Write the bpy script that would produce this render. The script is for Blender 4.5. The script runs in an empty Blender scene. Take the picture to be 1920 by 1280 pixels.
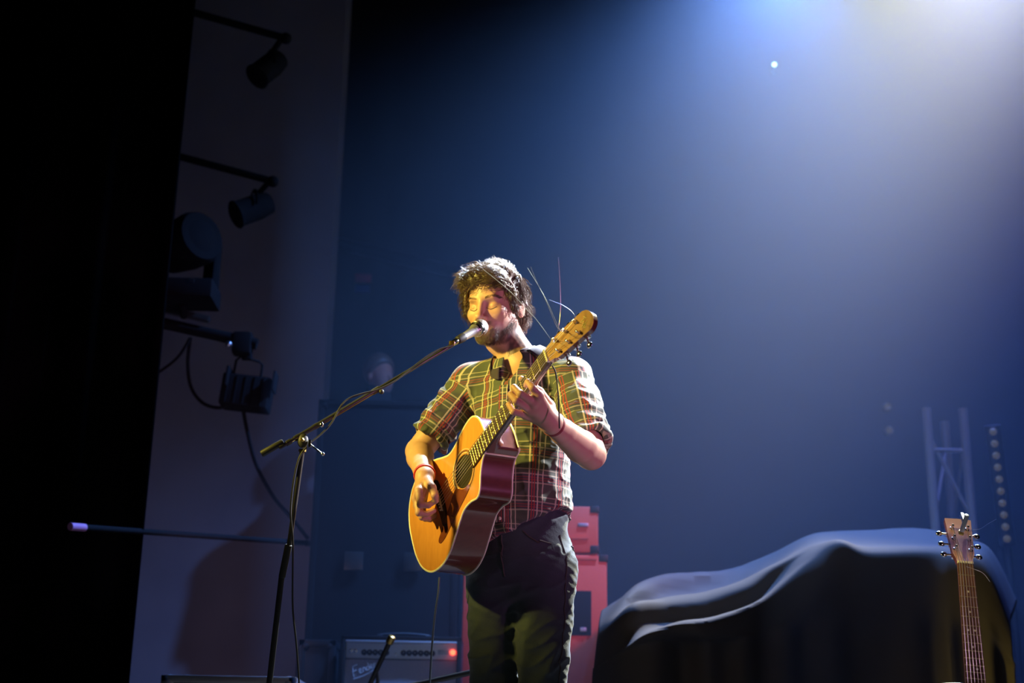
import bpy, bmesh, math, random
import numpy as np
from math import radians, sin, cos, pi, sqrt, tan, atan2
from mathutils import Vector, Matrix

random.seed(7)
rng = np.random.default_rng(11)
SC = bpy.context.scene
COL = SC.collection

# ------------------------------------------------------------------ camera
CAM_P = np.array([0.0, 0.0, 0.22])
PITCH, ROLL, FOC = radians(18), radians(1.0), 50.0
FPX = FOC / 36.0 * 1920.0
FWD = np.array([0, cos(PITCH), sin(PITCH)])
_up = np.array([0, -sin(PITCH), cos(PITCH)])
_rt = np.array([1.0, 0, 0])
RGT = cos(ROLL) * _rt + sin(ROLL) * _up
UPV = -sin(ROLL) * _rt + cos(ROLL) * _up
cd = bpy.data.cameras.new('camera')
cam = bpy.data.objects.new('camera', cd)
COL.objects.link(cam)
M = Matrix.Identity(4)
for i in range(3):
    M[i][0], M[i][1], M[i][2], M[i][3] = RGT[i], UPV[i], -FWD[i], CAM_P[i]
cam.matrix_world = M
cd.lens = FOC
cd.sensor_width = 36
cd.clip_start = 0.05
cd.dof.use_dof = True
cd.dof.focus_distance = 4.15
cd.dof.aperture_fstop = 2.8
SC.camera = cam


def at(px, py, d):
    """world point seen at photo pixel (px, py), d metres in front of the lens"""
    return CAM_P + d * (FWD + RGT * ((px - 960) / FPX) + UPV * ((640 - py) / FPX))


def at_y(px, py, y):
    """world point seen at photo pixel (px, py) in the plane y metres upstage"""
    p = at(px, py, 1.0) - CAM_P
    return CAM_P + p * (y / p[1])


# ------------------------------------------------------------------ view, world
SC.view_settings.view_transform = 'Standard'
SC.view_settings.look = 'None'
SC.view_settings.gamma = 1
SC.view_settings.exposure = 0.0
SC.view_settings.use_curve_mapping = False
w = bpy.data.worlds.new('world')
SC.world = w
w.use_nodes = True
w.node_tree.nodes['Background'].inputs[0].default_value = (0.05, 0.06, 0.12, 1)
w.node_tree.nodes['Background'].inputs[1].default_value = 0.02
SC.cycles.volume_bounces = 0
SC.cycles.max_bounces = 6
SC.cycles.sample_clamp_indirect = 4.0


# ------------------------------------------------------------------ lights
def spot(name, loc, aim, power, color, angle, blend=0.5, size=0.12):
    ld = bpy.data.lights.new(name, 'SPOT')
    ld.energy = power
    ld.color = color
    ld.spot_size = radians(angle)
    ld.spot_blend = blend
    ld.shadow_soft_size = size
    o = bpy.data.objects.new(name, ld)
    COL.objects.link(o)
    loc = Vector(loc)
    o.location = loc
    o.rotation_euler = (Vector(aim) - loc).to_track_quat('-Z', 'Y').to_euler()
    return o


W4 = 12.566
spot('white_back_light', (3.851, 8.211, 7.623), (0.123, 4.168, 0.467), W4 * 1327, (0.985, 1.0, 0.76), 28.5, 1.0, 0.06)
spot('blue_back_light', (1.389, 6.2, 4.57), (0.177, 5.479, -0.467), W4 * 152, (0.135, 0.330, 1.0), 118, 1.0, 0.06)
spot('deep_blue_light', (3.004, 7.417, 5.988), (1.611, 6.421, 0.506), W4 * 118, (0.07, 0.15, 1.0), 57.2, 1.0, 0.06)
spot('rim_light', (3.4, 5.15, 3.9), (0.03, 4.22, 1.58), 4600, (0.90, 0.90, 1.0), 17, 0.8, 0.05)
spot('top_back_light', (0.5, 5.92, 5.0), (-0.03, 4.2, 1.5), 1900, (0.80, 0.95, 1.0), 19, 0.8, 0.05)
spot('amber_front_light', (-3.9, 2.5, 2.85), (-0.17, 4.08, 1.52), 1850, (1.0, 0.80, 0.14), 21, 1.0, 0.10)
spot('magenta_side_light', (3.4, 0.9, 0.6), (0.08, 4.25, 1.36), 270, (1.0, 0.30, 0.80), 18, 0.9, 0.2)
spot('added_red_stack_light', (2.4, 4.2, 2.7), (0.38, 6.9, 1.25), 190, (1.0, 0.22, 0.40), 17, 0.8, 0.15)  # added spot without a visible fixture, reddens the amplifier stack
spot('added_pink_guitar_light', (2.6, 1.0, 2.4), (1.13, 3.75, 0.92), 60, (1.0, 0.55, 0.85), 12, 0.8, 0.1)  # extra lamp put in to turn the spare headstock pink
spot('added_violet_wall_light', (-1.45, 6.2, 1.0), (-1.85, 8.6, 1.9), 17, (0.76, 0.60, 1.0), 125, 1.0, 0.4)  # no fixture stands here; added to light the left wall violet


# ------------------------------------------------------------------ materials
def mat(name, color, rough=0.6, metal=0.0, spec=0.5, noise=None, sheen=0.0, emit=None, estr=0.0, coat=0.0):
    m = bpy.data.materials.new(name)
    m.use_nodes = True
    nt = m.node_tree
    b = nt.nodes['Principled BSDF']
    b.inputs['Base Color'].default_value = (*color, 1)
    b.inputs['Roughness'].default_value = rough
    b.inputs['Metallic'].default_value = metal
    b.inputs['Specular IOR Level'].default_value = spec
    b.inputs['Sheen Weight'].default_value = sheen
    b.inputs['Coat Weight'].default_value = coat
    if emit:
        b.inputs['Emission Color'].default_value = (*emit, 1)
        b.inputs['Emission Strength'].default_value = estr
    if noise:
        sc, c2, bump = noise
        tc = nt.nodes.new('ShaderNodeTexCoord')
        n = nt.nodes.new('ShaderNodeTexNoise')
        n.inputs['Scale'].default_value = sc
        n.inputs['Detail'].default_value = 5
        nt.links.new(tc.outputs['Object'], n.inputs['Vector'])
        mx = nt.nodes.new('ShaderNodeMix')
        mx.data_type = 'RGBA'
        mx.inputs['A'].default_value = (*color, 1)
        mx.inputs['B'].default_value = (*c2, 1)
        nt.links.new(n.outputs['Fac'], mx.inputs['Factor'])
        nt.links.new(mx.outputs['Result'], b.inputs['Base Color'])
        if bump:
            bp = nt.nodes.new('ShaderNodeBump')
            bp.inputs['Strength'].default_value = bump
            bp.inputs['Distance'].default_value = 0.01
            nt.links.new(n.outputs['Fac'], bp.inputs['Height'])
            nt.links.new(bp.outputs['Normal'], b.inputs['Normal'])
    return m


def wood(name, c1, c2, scale=(3, 60, 60), rough=0.3, coat=0.3):
    m = mat(name, c1, rough, coat=coat)
    nt = m.node_tree
    b = nt.nodes['Principled BSDF']
    tc = nt.nodes.new('ShaderNodeTexCoord')
    mp = nt.nodes.new('ShaderNodeMapping')
    mp.inputs['Scale'].default_value = scale
    n = nt.nodes.new('ShaderNodeTexNoise')
    n.inputs['Scale'].default_value = 1.0
    n.inputs['Detail'].default_value = 4
    n.inputs['Distortion'].default_value = 0.6
    mx = nt.nodes.new('ShaderNodeMix')
    mx.data_type = 'RGBA'
    mx.inputs['A'].default_value = (*c1, 1)
    mx.inputs['B'].default_value = (*c2, 1)
    nt.links.new(tc.outputs['Object'], mp.inputs['Vector'])
    nt.links.new(mp.outputs['Vector'], n.inputs['Vector'])
    nt.links.new(n.outputs['Fac'], mx.inputs['Factor'])
    nt.links.new(mx.outputs['Result'], b.inputs['Base Color'])
    return m


MT = {
    'black': mat('black_paint', (0.012, 0.012, 0.014), 0.45),
    'matte': mat('black_matte', (0.008, 0.008, 0.009), 0.9, spec=0.2),
    'stand': mat('stand_black', (0.03, 0.03, 0.028), 0.33, 0.0, 0.7),
    'rubber': mat('rubber', (0.03, 0.03, 0.028), 0.55),
    'chrome': mat('chrome', (0.8, 0.8, 0.82), 0.15, 1.0),
    'steel': mat('steel', (0.55, 0.56, 0.58), 0.3, 1.0),
    'alu': mat('aluminium', (0.55, 0.56, 0.6), 0.4, 0.8),
    'fretwire': mat('fret_wire', (0.60, 0.50, 0.27), 0.45, 0.9),
    'brass': mat('brass', (0.75, 0.5, 0.15), 0.3, 1.0),
    'emblem': mat('emblem_white_metal', (0.85, 0.85, 0.85), 0.3, 0.2),
    'string': mat('string_wire', (0.85, 0.85, 0.88), 0.3, 0.8),
    'spruce': wood('spruce', (0.76, 0.33, 0.085), (0.58, 0.22, 0.05), (2, 90, 20), 0.28, 0.5),
    'mahogany': wood('mahogany', (0.16, 0.045, 0.03), (0.09, 0.025, 0.018), (4, 70, 70), 0.25, 0.6),
    'headwood': wood('head_veneer', (0.66, 0.32, 0.10), (0.40, 0.17, 0.05), (6, 110, 20), 0.3, 0.5),
    'rosewood': wood('rosewood', (0.075, 0.035, 0.022), (0.03, 0.014, 0.01), (4, 120, 20), 0.45, 0.0),
    'rosewood_brown': wood('rosewood_brown', (0.24, 0.11, 0.06), (0.10, 0.045, 0.025), (4, 150, 20), 0.5, 0.0),
    'ebony': mat('ebony', (0.015, 0.012, 0.012), 0.4),
    'cream': mat('binding_cream', (0.85, 0.8, 0.62), 0.4),
    'bone': mat('bone', (0.9, 0.86, 0.7), 0.4),
    'tortoise': mat('tortoiseshell', (0.10, 0.02, 0.012), 0.15, noise=(60, (0.25, 0.07, 0.03), 0), coat=0.6),
    'gold': mat('gold_inlay', (0.95, 0.80, 0.28), 0.35, 0.0),
    'hole': mat('hole_shade', (0.02, 0.012, 0.008), 0.9),
    'pinkhead': wood('pale_headstock', (0.62, 0.36, 0.42), (0.5, 0.28, 0.33), (5, 90, 20), 0.4, 0.2),
    'skin': None,
    'tolex': mat('orange_tolex', (0.78, 0.10, 0.035), 0.6, noise=(180, (0.66, 0.08, 0.03), 0.1)),
    'grille': mat('silver_grille_cloth', (0.55, 0.52, 0.56), 0.8, noise=(160, (0.4, 0.38, 0.44), 0.2)),
    'panel': mat('amp_panel', (0.75, 0.82, 0.9), 0.35, 0.3),
    'cloth': mat('cover_cloth', (0.078, 0.060, 0.046), 0.85, noise=(14, (0.066, 0.05, 0.038), 0.03)),
    'concrete': mat('wall_concrete', (0.30, 0.27, 0.30), 0.9, noise=(2.2, (0.19, 0.17, 0.20), 0.3)),
    'backwall': mat('back_wall_black', (0.018, 0.018, 0.020), 0.9, noise=(3, (0.012, 0.012, 0.014), 0.2)),
    'floorm': mat('stage_floor', (0.03, 0.028, 0.027), 0.6, noise=(20, (0.018, 0.017, 0.016), 0.1)),
    'curtain': mat('stage_curtain', (0.004, 0.004, 0.004), 1.0, spec=0.0),
    'truss': mat('truss_alu', (0.34, 0.25, 0.18), 0.6, 0.0),
    'redband': mat('red_wristband', (0.75, 0.05, 0.03), 0.6),
    'darkband': mat('dark_red_bracelet', (0.25, 0.03, 0.04), 0.6),
}


# ------------------------------------------------------------------ mesh helpers
def link(name, me, material=None, parent=None, smooth=True):
    o = bpy.data.objects.new(name, me)
    COL.objects.link(o)
    if material is not None and len(me.materials) == 0:
        me.materials.append(material)
    if smooth:
        me.polygons.foreach_set('use_smooth', [True] * len(me.polygons))
    if parent is not None:
        o.parent = parent
        o.matrix_parent_inverse = parent.matrix_world.inverted()
    return o


def empty(name, loc, label, cat, group=None):
    o = bpy.data.objects.new(name, None)
    COL.objects.link(o)
    o.location = Vector(loc)
    o.empty_display_size = 0.1
    o.matrix_world = Matrix.Translation(Vector(loc))
    return tag(o, label, cat, group)


def tag(o, label, cat, group=None, kind=None):
    o['label'] = label
    o['category'] = cat
    if group:
        o['group'] = group
    if kind:
        o['kind'] = kind
    return o


def struct(o):
    o['kind'] = 'structure'
    return o


class MB:
    def __init__(s):
        s.v, s.f, s.mi = [], [], []

    def add(s, V, Fs, mi=0):
        b = len(s.v)
        s.v += [tuple(map(float, p)) for p in V]
        s.f += [tuple(b + i for i in f) for f in Fs]
        s.mi += [mi] * len(Fs)
        return s

    def box(s, c, size, R=None, bev=0.0, mi=0):
        c = np.array(c, float)
        h = np.array(size, float) / 2
        R = np.eye(3) if R is None else np.array(R)
        if bev <= 0:
            V = [c + R @ (h * np.array([x, y, z])) for x in (-1, 1) for y in (-1, 1) for z in (-1, 1)]
            return s.add(V, [(0, 1, 3, 2), (4, 6, 7, 5), (0, 4, 5, 1), (2, 3, 7, 6), (0, 2, 6, 4), (1, 5, 7, 3)], mi)
        bm = bmesh.new()
        bmesh.ops.create_cube(bm, size=1.0)
        for v in bm.verts:
            v.co = Vector([v.co[i] * 2 * h[i] for i in range(3)])
        bmesh.ops.bevel(bm, geom=bm.edges[:], offset=bev, segments=2, affect='EDGES', profile=0.6)
        bm.verts.index_update()
        s.add([c + R @ np.array(v.co) for v in bm.verts], [[v.index for v in f.verts] for f in bm.faces], mi)
        bm.free()
        return s

    def tube(s, P, r, n=10, cap=True, mi=0, flat=1.0):
        P = [np.array(p, float) for p in P]
        rs = [r] * len(P) if np.isscalar(r) else list(r)
        T = []
        for i in range(len(P)):
            t = P[min(i + 1, len(P) - 1)] - P[max(i - 1, 0)]
            T.append(t / (np.linalg.norm(t) + 1e-12))
        a = np.array([0, 0, 1.0]) if abs(T[0][2]) < 0.9 else np.array([1.0, 0, 0])
        u = np.cross(T[0], a)
        u /= np.linalg.norm(u)
        V, Fs = [], []
        for i, p in enumerate(P):
            u = u - T[i] * (u @ T[i])
            u /= np.linalg.norm(u) + 1e-12
            v = np.cross(T[i], u)
            for k in range(n):
                th = 2 * pi * k / n
                V.append(p + rs[i] * (cos(th) * u + flat * sin(th) * v))
        for i in range(len(P) - 1):
            for k in range(n):
                Fs.append((i * n + k, i * n + (k + 1) % n, (i + 1) * n + (k + 1) % n, (i + 1) * n + k))
        if cap:
            Fs.append(tuple(range(n))[::-1])
            Fs.append(tuple((len(P) - 1) * n + k for k in range(n)))
        return s.add(V, Fs, mi)

    def cyl(s, a, b, r, n=16, mi=0):
        return s.tube([a, b], r, n, True, mi)

    def lathe(s, prof, a, axis, n=24, mi=0):
        axis = np.array(axis, float)
        axis /= np.linalg.norm(axis)
        a = np.array(a, float)
        P = [a + axis * h for h, _ in prof]
        # exact rings (no miter): build directly
        t = np.array([0, 0, 1.0]) if abs(axis[2]) < 0.9 else np.array([1.0, 0, 0])
        u = np.cross(axis, t)
        u /= np.linalg.norm(u)
        v = np.cross(axis, u)
        V = [P[i] + max(prof[i][1], 1e-5) * (cos(2 * pi * k / n) * u + sin(2 * pi * k / n) * v) for i in range(len(P)) for k in range(n)]
        Fs = [(i * n + k, i * n + (k + 1) % n, (i + 1) * n + (k + 1) % n, (i + 1) * n + k) for i in range(len(P) - 1) for k in range(n)]
        Fs.append(tuple(range(n))[::-1])
        Fs.append(tuple((len(P) - 1) * n + k for k in range(n)))
        return s.add(V, Fs, mi)

    def sphere(s, c, r, n=16, m=10, R=None, mi=0):
        r = np.array([r] * 3 if np.isscalar(r) else r, float)
        R = np.eye(3) if R is None else np.array(R)
        c = np.array(c, float)
        V, Fs = [], []
        for i in range(m + 1):
            ph = pi * i / m
            for k in range(n):
                th = 2 * pi * k / n
                V.append(c + R @ (r * np.array([sin(ph) * cos(th), sin(ph) * sin(th), cos(ph)])))
        for i in range(m):
            for k in range(n):
                Fs.append((i * n + k, (i + 1) * n + k, (i + 1) * n + (k + 1) % n, i * n + (k + 1) % n))
        return s.add(V, Fs, mi)

    def prism(s, poly, f0, f1, mi=0, caps=(True, True)):
        """poly: list of 2D points; f0/f1 map a 2D point to 3D for each end"""
        n = len(poly)
        V = [f0(p) for p in poly] + [f1(p) for p in poly]
        Fs = [(k, (k + 1) % n, n + (k + 1) % n, n + k) for k in range(n)]
        if caps[0]:
            Fs.append(tuple(range(n))[::-1])
        if caps[1]:
            Fs.append(tuple(n + k for k in range(n)))
        return s.add(V, Fs, mi)

    def build(s, name, material, parent=None, smooth=True, merge=False):
        me = bpy.data.meshes.new(name)
        me.from_pydata(s.v, [], s.f)
        bm = bmesh.new()
        bm.from_mesh(me)
        if merge:
            bmesh.ops.remove_doubles(bm, verts=bm.verts[:], dist=1e-5)
        bmesh.ops.recalc_face_normals(bm, faces=bm.faces[:])
        bm.to_mesh(me)
        bm.free()
        mats = material if isinstance(material, (list, tuple)) else [material]
        for m in mats:
            me.materials.append(m)
        if len(mats) > 1 and not merge:
            me.polygons.foreach_set('material_index', s.mi)
        o = link(name, me, None, parent, False)
        if smooth:
            me.set_sharp_from_angle(angle=radians(38)) if hasattr(me, 'set_sharp_from_angle') else None
            me.polygons.foreach_set('use_smooth', [True] * len(me.polygons))
            if hasattr(me, 'set_sharp_from_angle'):
                me.set_sharp_from_angle(angle=radians(38))
        return o


def cat_rom(P, n=12):
    P = np.array(P, float)
    out = []
    for i in range(len(P) - 1):
        p0, p1, p2, p3 = P[max(i - 1, 0)], P[i], P[i + 1], P[min(i + 2, len(P) - 1)]
        for k in range(n):
            t = k / n
            out.append(.5 * (2 * p1 + (p2 - p0) * t + (2 * p0 - 5 * p1 + 4 * p2 - p3) * t * t + (3 * p1 - p0 - 3 * p2 + p3) * t ** 3))
    out.append(P[-1])
    return np.array(out)


def nrm(v):
    v = np.array(v, float)
    return v / np.linalg.norm(v)


# ------------------------------------------------------------------ signed-distance modelling (smooth organic surfaces)
def smin(a, b, k):
    if k <= 0:
        return np.minimum(a, b)
    h = np.clip(0.5 + 0.5 * (b - a) / k, 0, 1)
    return b + (a - b) * h - k * h * (1 - h)


class Cone:
    def __init__(s, a, b, r1, r2=None):
        s.a, s.b = np.array(a, np.float32), np.array(b, np.float32)
        s.r1, s.r2 = r1, r1 if r2 is None else r2
        r = max(s.r1, s.r2)
        s.lo, s.hi = np.minimum(s.a, s.b) - r, np.maximum(s.a, s.b) + r

    def __call__(s, p):
        ab = s.b - s.a
        q = p - s.a
        t = np.clip(q @ ab / (ab @ ab + 1e-12), 0, 1)
        return np.linalg.norm(q - t[:, None] * ab, axis=1) - (s.r1 + (s.r2 - s.r1) * t)


class EllCone:
    """tapered capsule whose cross-section is flattened along the direction f by the factor q"""
    def __init__(s, a, b, r1, r2, f, q):
        s.f = nrm(f).astype(np.float32)
        s.q = q
        s.c = Cone(a, b, r1, r2)
        s.a = s.c.a
        A = s.a
        bb = s.c.b - A
        s.c = Cone(A, A + bb + s.f * (bb @ s.f) * (1 / q - 1), r1, r2)
        r = max(r1, r2)
        s.lo, s.hi = np.minimum(A, A + bb) - r, np.maximum(A, A + bb) + r

    def __call__(s, p):
        q = p - s.a
        q = q + np.outer(q @ s.f, s.f) * (1 / s.q - 1)
        return s.c(q + s.a) * (0.5 + 0.5 * s.q)


class Ell:
    def __init__(s, c, r, R=None):
        s.c = np.array(c, np.float32)
        s.r = np.array(r, np.float32)
        s.R = np.eye(3, dtype=np.float32) if R is None else np.array(R, np.float32)
        m = float(max(s.r))
        s.lo, s.hi = s.c - m, s.c + m

    def __call__(s, p):
        q = (p - s.c) @ s.R
        k0 = np.linalg.norm(q / s.r, axis=1)
        k1 = np.linalg.norm(q / (s.r * s.r), axis=1)
        return k0 * (k0 - 1) / np.maximum(k1, 1e-6)


class Grp:
    """ordered list of (prim, k, op) with op in '+', '-', '&'"""
    def __init__(s, items):
        s.items = items
        pos = [it for it in items if it[2] == '+']
        s.lo = np.min([it[0].lo for it in pos], 0)
        s.hi = np.max([it[0].hi for it in pos], 0)

    def __call__(s, p, lo=None, hi=None):
        d = np.full(len(p), 1.0, np.float32)
        for pr, k, op in s.items:
            if lo is not None and op != '&':
                m = 0.03 + k
                if np.any(pr.lo - m > hi) or np.any(pr.hi + m < lo):
                    continue
            e = pr(p, lo, hi) if isinstance(pr, Grp) else pr(p)
            if op == '+':
                d = smin(d, e, k)
            elif op == '-':
                d = -smin(-d, e, k)
            else:
                d = -smin(-d, -e, k)
        return d


class Fn:
    def __init__(s, fn, lo=(-9, -9, -9), hi=(9, 9, 9)):
        s.fn, s.lo, s.hi = fn, np.array(lo), np.array(hi)

    def __call__(s, p):
        return s.fn(p)


def sdf_mesh(g, h, pad=0.02, B=16, lo=None, hi=None):
    """surface nets over blocks; returns verts (n,3), quads (m,4)"""
    lo = (g.lo if lo is None else np.array(lo)) - pad
    hi = (g.hi if hi is None else np.array(hi)) + pad
    nb = np.ceil((hi - lo) / (h * B)).astype(int)
    S = np.array([1 << 0, 1 << 20, 1 << 40], np.int64)
    ax = np.arange(B + 1)
    L = np.stack(np.meshgrid(ax, ax, ax, indexing='ij'), -1).reshape(-1, 3)
    keys, pos, quads = [], [], []
    rad = h * B * 0.9
    for bi in range(nb[0]):
        for bj in range(nb[1]):
            for bk in range(nb[2]):
                o = np.array([bi, bj, bk]) * B
                blo = lo + o * h
                bhi = blo + B * h
                c = ((blo + bhi) / 2)[None].astype(np.float32)
                pad2 = rad + 0.04
                if abs(float(g(c, blo - pad2, bhi + pad2)[0])) > rad + 0.03:
                    continue
                P = (blo + L * h).astype(np.float32)
                d = g(P, blo, bhi).reshape(B + 1, B + 1, B + 1)
                d = np.where(d == 0, 1e-9, d)
                ins = d < 0
                if ins.all() or not ins.any():
                    continue
                cnt = np.zeros((B, B, B), int)
                for a in (0, 1):
                    for b in (0, 1):
                        for e in (0, 1):
                            cnt += ins[a:a + B, b:b + B, e:e + B]
                act = (cnt > 0) & (cnt < 8)
                I = np.argwhere(act)
                if len(I) == 0:
                    continue
                acc = np.zeros((len(I), 3))
                num = np.zeros(len(I))
                for axn in range(3):
                    e = np.zeros(3, int)
                    e[axn] = 1
                    o1, o2 = np.zeros(3, int), np.zeros(3, int)
                    o1[(axn + 1) % 3] = 1
                    o2[(axn + 2) % 3] = 1
                    for s1 in (0, 1):
                        for s2 in (0, 1):
                            A = I + o1 * s1 + o2 * s2
                            Bq = A + e
                            da = d[A[:, 0], A[:, 1], A[:, 2]]
                            db = d[Bq[:, 0], Bq[:, 1], Bq[:, 2]]
                            cr = (da < 0) != (db < 0)
                            t = np.where(cr, da / np.where(da - db == 0, 1, da - db), 0)
                            acc += np.where(cr[:, None], A + t[:, None] * e, 0)
                            num += cr
                v = acc / num[:, None]
                keys.append((I + o + 1) @ S)
                pos.append(lo + (v + o) * h)
                for axn in range(3):
                    sl0 = [slice(0, B)] * 3
                    sl1 = [slice(0, B)] * 3
                    sl1[axn] = slice(1, B + 1)
                    a_, b_ = ins[tuple(sl0)], ins[tuple(sl1)]
                    E = np.argwhere(a_ != b_)
                    if len(E) == 0:
                        continue
                    fl = a_[E[:, 0], E[:, 1], E[:, 2]]
                    G = E + o + 1
                    o1, o2 = np.zeros(3, int), np.zeros(3, int)
                    o1[(axn + 1) % 3] = 1
                    o2[(axn + 2) % 3] = 1
                    q = np.stack([(G - o1 - o2) @ S, (G - o2) @ S, G @ S, (G - o1) @ S], 1)
                    q[~fl] = q[~fl][:, ::-1]
                    quads.append(q)
    keys = np.concatenate(keys)
    pos = np.concatenate(pos)
    quads = np.concatenate(quads)
    od = np.argsort(keys)
    keys, pos = keys[od], pos[od]
    ix = np.searchsorted(keys, quads)
    ix = np.clip(ix, 0, len(keys) - 1)
    ok = (keys[ix] == quads).all(1)
    ix = ix[ok]
    return pos, ix


def np_mesh(name, V, Q):
    me = bpy.data.meshes.new(name)
    me.vertices.add(len(V))
    me.vertices.foreach_set('co', np.asarray(V, np.float32).ravel())
    n = Q.shape[1]
    me.loops.add(Q.size)
    me.loops.foreach_set('vertex_index', Q.ravel().astype(np.int32))
    me.polygons.add(len(Q))
    me.polygons.foreach_set('loop_start', np.arange(0, Q.size, n, dtype=np.int32))
    me.polygons.foreach_set('loop_total', np.full(len(Q), n, np.int32))
    me.update(calc_edges=True)
    me.validate()
    return me


def wob(p, sc, seed=0):
    """cheap smooth 3-D wobble in -1..1"""
    r = np.random.default_rng(seed)
    o = np.zeros(len(p))
    for i in range(5):
        k = r.normal(size=3) * sc * (0.7 + 0.35 * i)
        o += np.sin(p @ k + r.uniform(0, 6.28)) / (1 + 0.4 * i)
    return o / 2.6


# ------------------------------------------------------------------ the setting
def slab(name, lo, hi, m):
    lo, hi = np.array(lo, float), np.array(hi, float)
    o = MB().box((lo + hi) / 2, hi - lo).build(name, m, smooth=False)
    return struct(o)


slab('floor', (-6, 2.2, -0.2), (6.5, 11.4, 0.0), MT['floorm'])
slab('wall_back', (-6, 11.2, 0), (6.5, 11.4, 8.2), MT['backwall'])
slab('wall_right', (6.3, 2.2, 0), (6.5, 11.2, 8.2), MT['backwall'])
slab('ceiling', (-6, 2.2, 8.2), (6.5, 11.4, 8.4), MT['backwall'])
pe = at(612, 640, 9.0)
slab('wall_left', (-6, pe[1], 0), (pe[0], pe[1] + .28, 8.2), MT['concrete'])

# haze hanging over the upstage half of the stage
hm = bpy.data.materials.new('haze')
hm.use_nodes = True
nt = hm.node_tree
nt.nodes.remove(nt.nodes['Principled BSDF'])
vs = nt.nodes.new('ShaderNodeVolumeScatter')
vs.inputs['Color'].default_value = (0.95, 0.97, 1.0, 1)
vs.inputs['Density'].default_value = 0.055
vs.inputs['Anisotropy'].default_value = 0.25
nt.links.new(vs.outputs['Volume'], nt.nodes['Material Output'].inputs['Volume'])
hb = MB().box((2.55, 8.58, 4.1), (7.3, 5.15, 8.1)).build('stage_haze', hm, smooth=False)
tag(hb, 'thin bluish stage haze filling the air behind the singer', 'haze', kind='stuff')


def curtain():
    x1 = at(307, 640, 6.4)
    V, Fs = [], []
    n = 90
    xs = np.linspace(-5.6, x1[0], n)
    for z in (0.0, 2.6, 5.2, 8.1):
        for i, x in enumerate(xs):
            V.append((x, x1[1] + 0.05 * sin(i * 0.75) + 0.02 * sin(i * 0.31), z))
    for r in range(3):
        for i in range(n - 1):
            Fs.append((r * n + i, r * n + i + 1, (r + 1) * n + i + 1, (r + 1) * n + i))
    m = MB()
    m.add(V, Fs)
    o = m.build('stage_curtain', MT['curtain'])
    md = o.modifiers.new('thick', 'SOLIDIFY')
    md.thickness = 0.012
    tag(o, 'pleated black stage curtain hanging at the left in front of the violet wall', 'curtain')


curtain()


# ------------------------------------------------------------------ lighting hardware on the left
def bracket(p0, p1, p2, d, lab, r=0.025):
    """black pipe arm from the dark curtain side, elbow, then a drop to the lamp"""
    a, b = at(*p0, d), at(*p1, d)
    r = .019
    root = empty('pipe_arm', a, lab, 'pipe', 'pipe arms beside the curtain')
    MB().tube([a, b], r, 12).build('arm', MT['matte'], root)
    c = at(*p2, d)
    MB().tube([b + (a - b) * 0.03, c], r * 0.8, 10).build('drop_bar', MT['matte'], root)
    MB().sphere(b, r * 1.6).build('elbow_clamp', MT['matte'], root)
    return c


def can_lamp(c, aim, lab, s=1.0, hang=None):
    root = empty('stage_lamp', c, lab, 'lamp', 'small lamps hung from pipe arms')
    ax = nrm(aim)
    MB().lathe([(-.14 * s, .03 * s), (-.13 * s, .07 * s), (-.05 * s, .085 * s), (.09 * s, .085 * s), (.12 * s, .095 * s), (.13 * s, .08 * s)], c, ax, 20).build('housing', MT['matte'], root)
    MB().lathe([(.128 * s, .078 * s), (.134 * s, .05 * s), (.137 * s, .001)], c, ax, 20).build('lens', MT['matte'], root)
    side = nrm(np.cross(ax, [0, 0, 1]))
    P = [c + side * .1 * s * cos(t) + np.array([0, 0, .13 * s * sin(t)]) for t in np.linspace(0, pi, 13)]
    MB().tube(P, .01 * s, 6, flat=0.5).build('yoke', MT['matte'], root)
    if hang is not None:
        MB().tube([c + np.array([0, 0, .13 * s]), hang], .012, 8).build('hanger', MT['matte'], root)
    return root


DB = 7.4
c = bracket((330, 14), (536, 72), (512, 96), DB, 'black pipe arm near the top, its lamp hanging just below the frame edge')
can_lamp(c + np.array([-.02, 0, -.10]), (-.4, -.3, -.6), 'small dark lamp hanging from the topmost pipe arm', .75, c)
c = bracket((325, 290), (512, 340), (486, 362), DB, 'black pipe arm at mid height above the yoked floodlight')
can_lamp(c + np.array([-.03, 0, -.09]), (-.6, -.3, -.4), 'small dark lamp hanging from the second pipe arm down', .8, c)


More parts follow.
